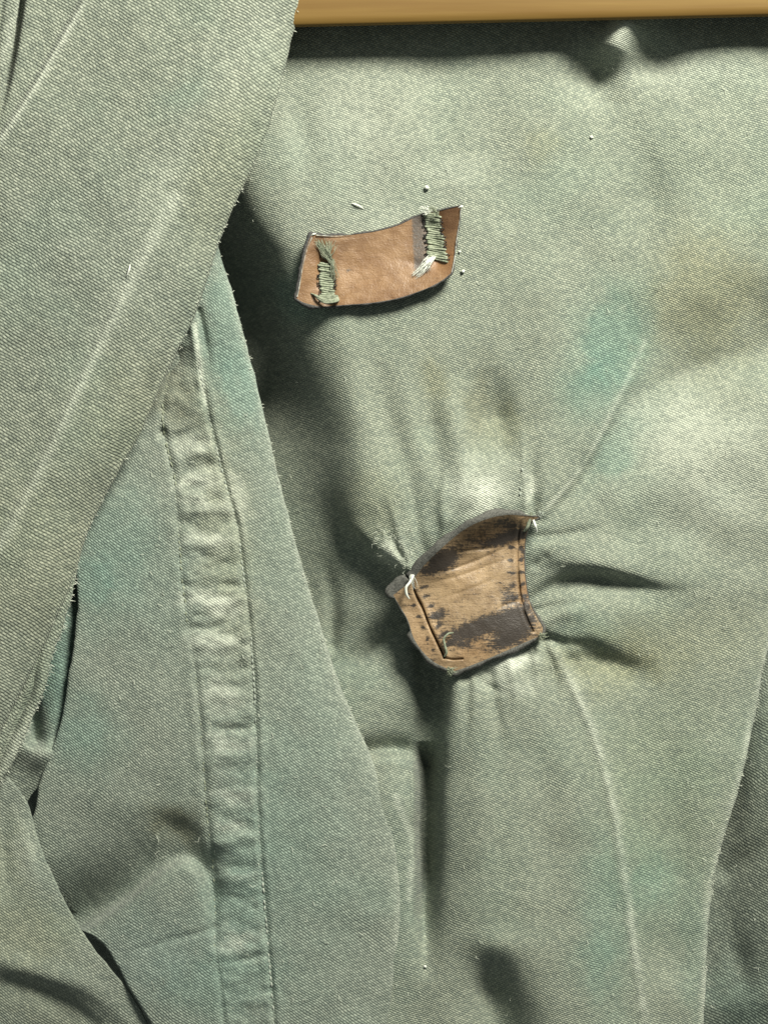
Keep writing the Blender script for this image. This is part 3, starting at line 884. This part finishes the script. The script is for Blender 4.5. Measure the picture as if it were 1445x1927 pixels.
cloth("sleeve", jacket, M['dark'], 1130, 1990, lambda y: y*0 + 1200, lambda y: y*0 + 1640, sleeve_h,
      lambda x, y: stains_and_shading(x, y, [(1420, 1500, 120, 160, 0, BROWN, 0.25), (1390, 1880, 60, 60, 0, TEAL2, 0.5), (1430, 1780, 60, 40, 0, GREYD, 0.5)]), step=3.5, k=3)
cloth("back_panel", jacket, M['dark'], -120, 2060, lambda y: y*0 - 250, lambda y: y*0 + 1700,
      lambda x, y: -300 + 6*noise(x, y, 200, 2), lambda x, y: stains_and_shading(x, y, []), step=12, k=5)


# ------------------------------------------------------------------ thread helpers
def tube_geo(path, rad, sides=6):
    """path (n,3) in pixel/height space, rad scalar or array -> verts, quads in metres"""
    P = np.array(path, float)
    n = len(P)
    rad = np.broadcast_to(rad, (n,)).astype(float)
    T = np.gradient(P, axis=0)
    T /= np.linalg.norm(T, axis=1)[:, None] + 1e-9
    ref = np.array([0, 0, 1.0])
    A = np.cross(T, ref)
    la = np.linalg.norm(A, axis=1)
    A[la < 0.1] = np.cross(T[la < 0.1], [1.0, 0, 0])
    A /= np.linalg.norm(A, axis=1)[:, None]
    B = np.cross(A, T)
    th = np.linspace(0, 2*math.pi, sides, endpoint=False)
    R = P[:, None] + rad[:, None, None]*(A[:, None]*np.cos(th)[None, :, None] + B[:, None]*np.sin(th)[None, :, None])
    V = to_world(R[..., 0], R[..., 1], R[..., 2]).reshape(-1, 3)
    F = []
    for i in range(n - 1):
        for j in range(sides):
            F.append((i*sides + j, i*sides + (j+1) % sides, (i+1)*sides + (j+1) % sides, (i+1)*sides + j))
    return V, np.array(F)


def join_geo(geos):
    vs, fs, o = [], [], 0
    for v, f in geos:
        vs.append(v)
        fs.append(f + o)
        o += len(v)
    return np.vstack(vs), np.vstack(fs)


def tube(name, path, rad, mat, parent, sides=7, smooth=8):
    P = spline(path, smooth)
    r = np.interp(np.linspace(0, 1, len(P)), np.linspace(0, 1, len(np.atleast_1d(rad))), np.atleast_1d(rad))
    v, f = tube_geo(P, r, sides)
    return mesh_obj(name, v, f, mat, parent)


def fray(name, base, tip, n, spread, mat, parent, rad=0.8, hbase=0):
    n, rad = int(n*1.8), rad*0.62
    """a bundle of loose fibres fanning from base to tip (x, y, h)"""
    g = []
    for i in range(n):
        b = np.array(base, float) + np.random.RandomState(i + 5).randn(3)*[2.2, 2.2, 1.0]
        t = np.array(tip, float) + np.random.RandomState(i + 91).randn(3)*[spread, spread, spread*0.35]
        mid = (b + t)/2 + np.random.RandomState(i + 300).randn(3)*[spread*.5, spread*.5, 1.5] + [0, 0, 3]
        g.append(tube_geo(spline([b, mid, t], 4), np.linspace(rad, rad*0.45, 9), 4))
    v, f = join_geo(g)
    return tag(mesh_obj(name, v, f, mat, parent), kind="stuff")


# ------------------------------------------------------------------ leather tabs
def side_pts(pts, n):
    P = spline(pts, 20)
    s = np.concatenate([[0], np.cumsum(np.hypot(*np.diff(P, axis=0).T))])
    q = np.linspace(0, s[-1], n)
    return np.stack([np.interp(q, s, P[:, 0]), np.interp(q, s, P[:, 1])], -1)


def leather_tab(name, top, right, bottom, left, hfun, outset, thick, nu, nv, tintfun, mat, edgemat, label):
    """Coons patch between four edge lines (top & bottom left->right, left & right top->bottom)"""
    T, B = side_pts(top, nu), side_pts(bottom, nu)
    Lf, R = side_pts(left, nv), side_pts(right, nv)
    T[0] = Lf[0]; T[-1] = R[0]; B[0] = Lf[-1]; B[-1] = R[-1]
    u = np.linspace(0, 1, nu)[None, :, None]
    v = np.linspace(0, 1, nv)[:, None, None]
    P = ((1-v)*T[None] + v*B[None] + (1-u)*Lf[:, None] + u*R[:, None]
         - ((1-u)*(1-v)*T[0] + u*(1-v)*T[-1] + (1-u)*v*B[0] + u*v*B[-1]))
    X, Y = P[..., 0], P[..., 1]
    H = hfun(X, Y) + 0.8*noise(X, Y, 40, 2) + 0.35*noise(X, Y, 12, 3)
    V = to_world(X, Y, H).reshape(-1, 3)
    ob = mesh_obj(name, V, grid_faces(nv, nu)[:, ::1], mat, jacket)
    put_uv(ob, X.ravel() + 500, Y.ravel() + 500)
    tint, st = tintfun(X.ravel(), Y.ravel())
    put_attr(ob, "tint", tint)
    put_attr(ob, "stain_shade", st)
    if label:
        ob["label"] = label
    # the cut edge: a rounded band round the rim, then the flesh side
    ring = ([(0, j) for j in range(nu)] + [(i, nu-1) for i in range(1, nv)]
            + [(nv-1, j) for j in range(nu-2, -1, -1)] + [(i, 0) for i in range(nv-2, 0, -1)])
    rx = np.array([X[a] for a in ring]); ry = np.array([Y[a] for a in ring]); rh = np.array([H[a] for a in ring])
    tx, ty = np.roll(rx, -3) - np.roll(rx, 3), np.roll(ry, -3) - np.roll(ry, 3)
    ln = np.hypot(tx, ty) + 1e-9
    nx, ny = ty/ln, -tx/ln
    out = outset(rx, ry)*(1 + 0.30*noise(rx, ry, 34, 2)) + 1.3*noise(rx, ry, 7, 6) + 1.1*noise(rx, ry, 20, 1)
    kern = np.hanning(13)/np.hanning(13).sum()
    out = np.convolve(np.concatenate([out[-6:], out, out[:6]]), kern, 'valid') + 0.8*noise(rx, ry, 6, 6)
    prof = [(0.0, 0.0), (0.25, 0.9), (0.62, 0.4), (0.92, -0.28*thick), (1.0, -0.6*thick), (0.8, -thick)]
    rings = [to_world(rx + nx*out*a, ry + ny*out*a, rh + b) for a, b in prof]
    nR = len(ring)
    V2 = np.vstack(rings)
    F2 = []
    for k in range(len(prof) - 1):
        for i in range(nR):
            j = (i + 1) % nR
            F2.append((k*nR + i, k*nR + j, (k+1)*nR + j, (k+1)*nR + i))
    mesh_obj("edge", V2, np.array(F2), edgemat, ob)
    # flesh side
    cxm, cym = rx.mean(), ry.mean()
    Xb, Yb = cxm + (X - cxm)*0.985, cym + (Y - cym)*0.985
    mesh_obj("back", to_world(Xb, Yb, H - thick).reshape(-1, 3), grid_faces(nv, nu), edgemat, ob)
    return ob


def fh(x, y):
    return front_h(np.atleast_1d(np.array(x, float)), np.atleast_1d(np.array(y, float)))


# ---- first tab (upper, curled, on two thread bars)
tab1_base = tps([(585, 442, 36), (575, 500, 34), (558, 562, 32), (640, 446, 22), (640, 510, 21), (612, 576, 32),
              (700, 440, 19), (700, 505, 22), (690, 570, 36), (760, 424, 20), (765, 490, 24), (765, 556, 40),
              (812, 402, 22), (815, 450, 23), (815, 500, 30), (812, 540, 42), (866, 388, 42), (860, 440, 38), (848, 512, 42)])


def tab1_h(x, y):
    h = tab1_base(x, y)
    h = h + fold(x, y, [(610, 488), (614, 530), (619, 570)], [-5, -8, -7], 13)
    h = h + fold(x, y, [(811, 398), (818, 445), (825, 494)], [-7, -8, -5], 13)
    h = h + fold(x, y, [(640, 560), (680, 530), (720, 520)], [-2.5, -1.5, 0], 8)
    h = h + fold(x, y, [(795, 500), (760, 490), (720, 495)], [-2.5, -1.5, 0], 9)
    return h + fold(x, y, [(612, 480), (606, 460), (598, 446)], [-4, -3, 0], 7)


def tab1_tint(x, y):
    t, _ = stains_and_shading(x, y, [(850, 410, 26, 40, 0, (0.45, 0.40, 0.38), 0.95), (600, 460, 30, 22, 0, (0.62, 0.55, 0.5), 0.6), (690, 520, 60, 40, 0, (1.12, 1.1, 1.1), 0.6),
                         (650, 535, 26, 22, 0, (1.2, 1.25, 1.3), 0.5), (600, 530, 30, 40, 0, (1.0, 0.95, 0.9), 0.5), (840, 495, 20, 26, 0, (1.05, 0.9, 0.75), 0.6),
                         (640, 450, 40, 8, 0, (0.6, 0.55, 0.5), 0.6), (760, 555, 90, 8, -12, (0.7, 0.6, 0.5), 0.5)])
    e = 1/(1 + np.exp(-(x - 776 + (y - 460)*-0.05)/1.5)) * 1/(1 + np.exp((x - 806)/3)) * 1/(1 + np.exp((y - 512)/4))
    st = 0.62*e + 0.5*blob(x, y, 656, 508, 8, 5, -30) + 0.42*blob(x, y, 830, 480, 8, 12) + 0.28*blob(x, y, 805, 505, 18, 10)
    return t, st


tab1 = leather_tab("leather_tab",
                   [(586, 441), (625, 443), (690, 438), (745, 425), (790, 405), (830, 396), (866, 387)],
                   [(866, 387), (865, 410), (858, 452), (853, 488), (848, 514)],
                   [(558, 561), (572, 569), (600, 576), (612, 576), (650, 573), (700, 569), (750, 560), (800, 543), (830, 528), (848, 514)],
                   [(586, 441), (577, 466), (568, 505), (562, 540), (558, 561)],
                   tab1_h, lambda x, y: np.where(x < 592, 7.0, 3.2), 9, 190, 90, tab1_tint, M['lea1'], M['edge1'],
                   "smooth tan leather tab held on by two green thread bars")
# highlights along the first tab's rims, put in as thin pale tubes
tube("rim_highlight", [(587, 446, 37), (578, 468, 35.5), (569, 506, 35), (563, 540, 34), (559, 558, 33.5)], [1.2, 0.5, 0.5, 1.0, 1.1], M['rim'], tab1)
tube("rim_highlight", [(867, 392, 44), (865, 412, 42), (859, 452, 40), (855, 488, 41), (850, 512, 43)], [1.2, 0.3, 0.8, 1.2, 0.6], M['rim'], tab1)
tube("rim_highlight", [(595, 442, 36), (630, 444, 26), (660, 441, 23)], [1.1, 0.5, 0.3], M['rim'], tab1)
# glints on the first tab's corners, put in as small white tubes
for (x, y, h, r) in ((590, 440, 36, 1.9), (867, 388, 42, 1.8)):
    tube("corner_glint", [(x - 4, y + 2.5, h - 2), (x, y, h), (x + 4, y - 0.5, h - 2)], [1.2, r, 1.2], M['white'], tab1)


def thread_bar(tab, hfn, a, b, w0, w1, n, tilt, seed):
    r = random.Random(seed)
    wraps = []
    for i in range(n):
        t = (i + 0.5)/n
        cx, cy = a[0] + (b[0]-a[0])*t, a[1] + (b[1]-a[1])*t
        w = (w0 + (w1-w0)*t)/2 + r.uniform(-3, 3)
        cx += r.uniform(-0.8, 0.8)
        tl = tilt + r.uniform(-0.08, 0.08)
        pts = []
        lift = r.uniform(1.2, 4.0)
        for s in (-1, -0.86, -0.4, 0.1, 0.5, 0.88, 1):
            x, y = cx + s*w, cy + s*w*tl + r.uniform(-.5, .5)
            base = float(hfn(np.array([x]), np.array([y]))[0])
            pts.append((x, y, base + (-5 if abs(s) == 1 else 1.4 + lift*(1 - s*s))))
        R = abs(b[1]-a[1])/n*r.uniform(0.47, 0.56)
        tube("thread_wrap", pts, [R*0.8, R, R*1.06, R, R*1.06, R, R*0.8], M['thread'], tab, 8, 5)
        for s in (-1, 1):
            if r.random() < 0.8:
                x, y = cx + s*(w + 1.5), cy + s*w*tl
                base = float(hfn(np.array([x]), np.array([y]))[0])
                tube("black_stitch", [(x - s*3, y - 1, base + 3.5), (x + s*1, y + r.uniform(-1, 2), base + 3), (x + s*r.uniform(2, 4), y + r.uniform(-2, 4), base + 0.5)],
                     [0.9, 1.0, 0.6], M['black'], tab, 5, 4)


thread_bar(tab1, tab1_h, (611, 494), (618, 568), 22, 34, 18, 0.12, 3)
thread_bar(tab1, tab1_h, (812, 400), (824, 490), 30, 36, 22, 0.16, 4)
for k in range(5):
    q = 1.6*(k - 2)
    tube("thread_loop", [(588 + q, 553 + q*.5, 30), (597 + q*.4, 559 + q, 37 + k % 2), (612, 566 + q, 40), (630 + q*.5, 565 + q*.7, 40), (636 + q*.3, 560 + q, 37), (622, 558 + q*.6, 36), (602, 560 + q, 33)], [1.0, 1.5, 1.7, 1.7, 1.5, 1.3, 1.0], M['thread'], tab1, 6)
fray("frayed_thread", (622, 492, 27), (602, 455, 34), 26, 6, M['thread'], tab1, 1.1)
fray("frayed_thread", (624, 488, 27), (629, 520, 27), 12, 4, M['thread'], tab1, 1.0)
fray("frayed_thread", (618, 484, 30), (622, 456, 30), 12, 5, M['thread'], tab1, 1.0)
fray("frayed_white_thread", (816, 484, 34), (782, 517, 33), 16, 4, M['white'], tab1, 1.0)
fray("frayed_white_thread", (806, 484, 34), (796, 505, 33), 8, 5, M['white'], tab1, 0.9)
fray("frayed_white_thread", (806, 398, 30), (796, 392, 30), 14, 5, M['white'], tab1, 0.9)
fray("frayed_thread", (822, 402, 34), (812, 392, 33), 12, 5, M['thread'], tab1, 1.0)

# ---- second tab (lower, creased, with old stitch marks)
CRACK = [(774, 1092), (782, 1118), (796, 1146), (808, 1178), (824, 1212), (836, 1238)]
RSEAM = [(979, 985), (975, 1015), (973, 1050), (976, 1090), (981, 1130), (990, 1160), (1003, 1188)]
tab2_base = tps([(738, 1118, 22), (772, 1094, 30), (830, 1036, 56), (900, 985, 72), (960, 967, 62), (1016, 972, 42),
                 (860, 1045, 26), (910, 1022, 26), (960, 1008, 24), (800, 1100, 22), (880, 1090, 24), (950, 1070, 24), (985, 1060, 18),
                 (760, 1160, 22), (820, 1170, 28), (900, 1150, 32), (970, 1140, 28), (990, 1120, 20), (790, 1220, 26), (850, 1230, 34), (850, 1264, 32),
                 (920, 1200, 36), (980, 1180, 32), (930, 1240, 36), (1016, 1200, 26), (1020, 1180, 24)])


def tab2_h(x, y):
    h = tab2_base(x, y)
    d, t = line_dist(x, y, CRACK, 40)
    h = h - 17*np.exp(-np.minimum((d/(1.5 + 0.5*noise(x, y, 16, 2)))**2, 50)) + 1.0*np.exp(-np.minimum(((np.abs(d) - 7)/5)**2, 50))
    d, t = line_dist(x, y, RSEAM, 40)
    h = h - 5*(0.8 + 0.8*noise(x, y, 14, 3))*np.exp(-np.minimum((d/1.5)**2, 50)) + 0.8*np.exp(-np.minimum(((np.abs(d) - 7)/4)**2, 50))
    d, t = line_dist(x, y, [(836, 1238), (852, 1241), (870, 1240)], 20)
    h = h - 6*np.exp(-np.minimum((d/1.7)**2, 50))
    # creases fanning between the two seams
    for pts, a in (([(800, 1085), (860, 1068), (920, 1045), (972, 1018)], 2.2), ([(805, 1098), (870, 1082), (930, 1060), (970, 1045)], 1.6),
                   ([(850, 1040), (900, 1034), (940, 1030)], 2.6), ([(900, 985), (902, 1005), (908, 1025)], 2.2), ([(815, 1130), (880, 1110), (950, 1080)], 1.2),
                   ([(930, 1150), (960, 1135), (985, 1130)], 1.5)):
        h = h + fold(x, y, pts, [0, -a, -a, 0], 3.5)
    return h


def tab2_tint(x, y):
    t, _ = stains_and_shading(x, y, [(930, 1000, 60, 24, -10, (0.72, 0.64, 0.55), 0.7), (870, 1090, 50, 30, -20, (1.15, 1.12, 1.05), 0.6), (790, 1180, 30, 40, 0, (1.25, 1.2, 1.15), 0.6),  # first spot paints the shade below the raised top edge
                         (800, 1220, 26, 26, 0, (1.15, 1.1, 1.1), 0.5), (985, 1090, 14, 60, 0, (1.0, 0.8, 0.65), 0.6), (890, 1210, 50, 24, -20, (1.1, 0.95, 0.8), 0.5)])
    s = (1.15*blob(x, y, 832, 1055, 28, 18, -30) + 0.95*blob(x, y, 950, 1012, 44, 12, -18) + 0.5*blob(x, y, 955, 985, 24, 12) + 0.35*blob(x, y, 890, 1010, 50, 14, -35)  # these upper blots also carry painted shading below the top edge
         + 0.55*blob(x, y, 826, 1158, 18, 12, -20) + 0.85*blob(x, y, 880, 1190, 42, 18, -12) + 1.2*blob(x, y, 968, 1176, 36, 30, -25) + 0.5*blob(x, y, 940, 1212, 34, 12, -22)
         + 0.7*blob(x, y, 915, 1172, 30, 12, -20) + 0.45*blob(x, y, 955, 1118, 16, 18) + 0.4*blob(x, y, 810, 1245, 14, 8) + 0.35*blob(x, y, 870, 1215, 24, 10)
         + 0.5*blob(x, y, 800, 1075, 14, 8) + 0.6*blob(x, y, 985, 1040, 6, 10) + 0.4*blob(x, y, 990, 1135, 7, 14))
    # rungs pressed in by the old stitches
    for (L, off, n, a, ln) in ((CRACK, -17, 7, 1.1, 9), (CRACK, 13, 6, 0.8, 5), (RSEAM, 12, 8, 1.0, 7), (RSEAM, -7, 8, 1.2, 5)):
        P = side_pts(L, n + 2)
        Tn = np.gradient(P, axis=0)
        for i in range(1, n + 1):
            q = Tn[i]/np.hypot(*Tn[i])
            nx, ny = -q[1], q[0]
            rr = random.Random(i*7 + n)
            s = s + a*rr.uniform(0.55, 1.1)*blob(x, y, P[i][0] + nx*off, P[i][1] + ny*off, ln*rr.uniform(.7, 1.2), 3.4, math.degrees(math.atan2(ny, nx)) + rr.uniform(-12, 12))
    return t, s + 0.13


def tab2_out(x, y):
    o = np.full(x.shape, 2.4)
    topline = y < 1118 - (x - 738)*0.62 + 6
    o = np.where(topline & (x > 770), 15.0 - 7*np.clip((x - 940)/60, 0, 1), o)
    o = np.where(topline & (x <= 772), 21.0, o)
    bot = (y > 1195) | ((x < 800) & (y > 1190))
    o = np.where(bot, 9.0, o)
    return np.where(x > 1008, 6.0, o)


tab2 = leather_tab("leather_tab",
                   [(740, 1120), (757, 1107), (774, 1094), (800, 1062), (835, 1028), (875, 996), (915, 977), (955, 969), (990, 971), (1014, 973)],
                   [(1014, 973), (1000, 984), (990, 1006), (986, 1050), (989, 1095), (997, 1135), (1010, 1162), (1021, 1182), (1018, 1196)],
                   [(840, 1258), (855, 1263), (900, 1247), (950, 1226), (990, 1208), (1018, 1196)],
                   [(740, 1120), (752, 1140), (768, 1168), (778, 1200), (795, 1226), (815, 1245), (840, 1258)],
                   tab2_h, tab2_out, 11, 210, 170, tab2_tint, M['lea2'], M['edge'],
                   "creased brown leather tab with black worn patches and an open seam crack")
tube("white_thread", [(778, 1082, 40), (771, 1096, 44), (764, 1106, 44), (765, 1119, 40), (770, 1127, 34)], [2.4, 2.6, 2.8, 2.6, 1.2], M['white'], tab2)
tube("white_thread", [(1003, 978, 42), (1007, 990, 40), (1010, 1001, 30)], [2.2, 3.0, 1.4], M['white'], tab2)
tube("green_thread", [(853, 1191, 40), (843, 1193, 43), (835, 1203, 42), (837, 1215, 40), (840, 1228, 38), (836, 1236, 34)], [1.4, 2.0, 2.2, 2.2, 2.4, 1.6], M['thread'], tab2)
tube("green_thread", [(1000, 965, 42), (993, 990, 36), (986, 1000, 30)], [3, 4, 2], M['thread'], tab2)
fray("frayed_thread", (772, 1082, 40), (778, 1100, 42), 5, 5, M['white'], tab2, 0.7)
fray("frayed_thread", (843, 1262, 36), (850, 1261, 39), 20, 5, M['thread'], tab2, 1.2)
fray("frayed_thread", (1016, 1198, 30), (1022, 1195, 31), 20, 4, M['thread'], tab2, 1.2)
fray("frayed_thread", (1014, 966, 40), (1018, 968, 40), 16, 3.5, M['stitch'], tab2, 1.2)

# ------------------------------------------------------------------ seam stitching, loose fibres
def stitch_row(line, hf, n, ln, r, lift, parent, jit=1.0, mat='stitch'):
    P = side_pts(line, n)
    g = []
    rr = random.Random(n)
    for i in range(n - 1):
        if rr.random() < 0.3:
            continue
        a, b = P[i], P[i] + (P[i+1] - P[i])*ln
        a = a + [rr.uniform(-jit, jit), 0]
        b = b + [rr.uniform(-jit, jit), 0]
        m = (a + b)/2
        hh = [float(hf(np.array([q[0]]), np.array([q[1]]))[0]) for q in (a, m, b)]
        g.append(tube_geo([(a[0], a[1], hh[0] - 2), (m[0], m[1], hh[1] + lift), (b[0], b[1], hh[2] - 2)], [r*.7, r, r*.7], 5))
    v, f = join_geo(g)
    return tag(mesh_obj("stitching", v, f, M[mat], parent), kind="stuff")


stitch_row(SEAM_B, facing_h, 124, 0.74, 1.9, 1.4, facing)
stitch_row(SEAM_A, facing_h, 104, 0.66, 1.5, 0.5, facing, 1.5, 'thread')
stitch_row([(985, 868), (982, 895), (980, 920), (977, 948)], front_h, 8, 0.8, 2.6, 3.0, front, 2.5)


def edge_fuzz(edge, hf, y0, y1, n, length, parent, seed, side=1, off=0):
    r = random.Random(seed)
    g = []
    for i in range(n):
        y = r.uniform(y0, y1)
        x = float(edge(np.array([y]))[0]) + off + side*r.uniform(-9, 1)
        h = float(hf(np.array([x - side*8]), np.array([y]))[0]) - (r.uniform(2, 10) if off == 0 else 0)
        L = length*r.uniform(0.4, 1.3)
        a = r.uniform(-0.9, 0.9)
        dx, dy = side*math.cos(a)*L, math.sin(a)*L
        c = r.uniform(-0.4, 0.4)
        p = [(x, y, h), (x + dx*.5 - dy*c*.4, y + dy*.5 + dx*c*.4, h + r.uniform(-1, 3)), (x + dx, y + dy, h + r.uniform(-3, 4))]
        g.append(tube_geo(p, [0.75, 0.6, 0.35], 3))
    v, f = join_geo(g)
    return tag(mesh_obj("fuzz", v, f, M['fuzz'], parent), kind="stuff")


edge_fuzz(LR, lapel_h, -20, 1380, 200, 4.5, lapel, 1)
edge_fuzz(FE, facing_h, 470, 1430, 160, 4.5, facing, 2)
edge_fuzz(UR, under_h, 1050, 1480, 160, 8, bpy.data.objects["lapel_lining"], 4)
edge_fuzz(FR, front_h, 1180, 1930, 120, 4, front, 6)


def surface_fuzz(hf, box, n, parent, seed, length=10, rad=0.55, mask=None):
    rs = np.random.RandomState(seed)
    x = rs.uniform(box[0], box[2], n)
    y = rs.uniform(box[1], box[3], n)
    if mask is not None:
        k = mask(x, y)
        x, y = x[k], y[k]
    h = hf(x, y)
    g = []
    for i in range(len(x)):
        a = rs.uniform(0, 6.28)
        L = length*rs.uniform(0.4, 1.4)
        c = rs.uniform(-0.5, 0.5)
        dx, dy = math.cos(a)*L, math.sin(a)*L
        g.append(tube_geo([(x[i], y[i], h[i]), (x[i] + dx*.5 - dy*c, y[i] + dy*.5 + dx*c, h[i] + rs.uniform(2, 5)),
                           (x[i] + dx, y[i] + dy, h[i] + rs.uniform(0, 5))], [rad, rad*.9, rad*.5], 3))
    v, f = join_geo(g)
    return tag(mesh_obj("fuzz", v, f, M['fuzz'], parent), kind="stuff")


surface_fuzz(front_h, (440, 100, 1440, 1920), 380, front, 21, 9, 0.45)
surface_fuzz(facing_h, (200, 700, 700, 1900), 250, facing, 22, mask=lambda x, y: (x < FE(y) - 8) & (x > FL(y) + 8) & (x > LR(y)))
surface_fuzz(front_h, (700, 985, 775, 1085), 90, front, 23, 8, 0.5, mask=lambda x, y: x > BX(y) - 6)

# ------------------------------------------------------------------ wooden bar above
def wooden_bar():
    nx = 60
    xs = np.linspace(430, 1720, nx)
    bot = 50 - (xs - 560)*0.0225
    # cross-section going round: (dy above the lower edge, h)
    sec = [(0, 4), (0, 60), (-2, 66), (-7, 70), (-20, 72), (-60, 72), (-78, 70), (-86, 64), (-90, 54), (-90, -4), (-84, -12), (-6, -12), (0, -6)]
    V = []
    for x, b in zip(xs, bot):
        for dy, h in sec:
            V.append(to_world(np.array(x), np.array(b + dy), np.array(float(h))))
    V = np.array(V)
    n = len(sec)
    F = [(i*n + j, i*n + (j+1) % n, (i+1)*n + (j+1) % n, (i+1)*n + j) for i in range(nx-1) for j in range(n)]
    ob = mesh_obj("wooden_bar", V, np.array(F), M['wood'])
    me = ob.data
    import bmesh
    bm = bmesh.new()
    bm.from_mesh(me)
    bmesh.ops.holes_fill(bm, edges=[e for e in bm.edges if e.is_boundary])
    bmesh.ops.recalc_face_normals(bm, faces=bm.faces)
    bm.to_mesh(me)
    bm.free()
    return ob


bar = wooden_bar()
tag(bar, "honey coloured varnished wooden bar running across above the cloth", "bar")

# ------------------------------------------------------------------ lint lying on the cloth
def lint(pts, r, hf, label):
    P = [(x, y, float(hf(np.array([float(x)]), np.array([float(y)]))[0]) + 0.5*z) for x, y, z in pts]
    tag(tube("lint_speck", P, r, M['white'], None, 6, 5), label, "lint", "white lint specks on the cloth")


lint([(245, 497, 6), (243, 507, 9), (239, 518, 6)], [1.0, 2.0, 0.8], lapel_h, "short white lint fibre lying on the lapel")
lint([(799, 353, 3), (803, 352, 8), (806, 355, 3)], [2.0, 4.2, 2.0], front_h, "round white lint speck just above the smooth tan leather tab")
lint([(1110, 256, 2), (1113, 257, 6), (1116, 258, 2)], [1.2, 3.2, 1.2], front_h, "tiny white lint speck on plain cloth below the wooden bar")
lint([(662, 382, 4), (668, 384, 7), (676, 387, 7), (684, 392, 3)], [0.8, 1.4, 1.4, 0.6], front_h, "thin curved white lint hair above the smooth tan leather tab")
lint([(868, 510, 3), (871, 510, 7), (874, 508, 3)], [1.6, 3.4, 1.4], front_h, "white lint speck beside the lower right corner of the smooth tan tab")
lint([(863, 474, 3), (865, 473, 6), (867, 472, 3)], [1.2, 2.4, 1.0], front_h, "small white lint speck beside the right edge of the smooth tan tab")
lint([(798, 1818, 3), (800, 1820, 7), (802, 1822, 3)], [1.2, 3.0, 1.2], front_h, "small white lint speck low on the cloth in the lower groove")
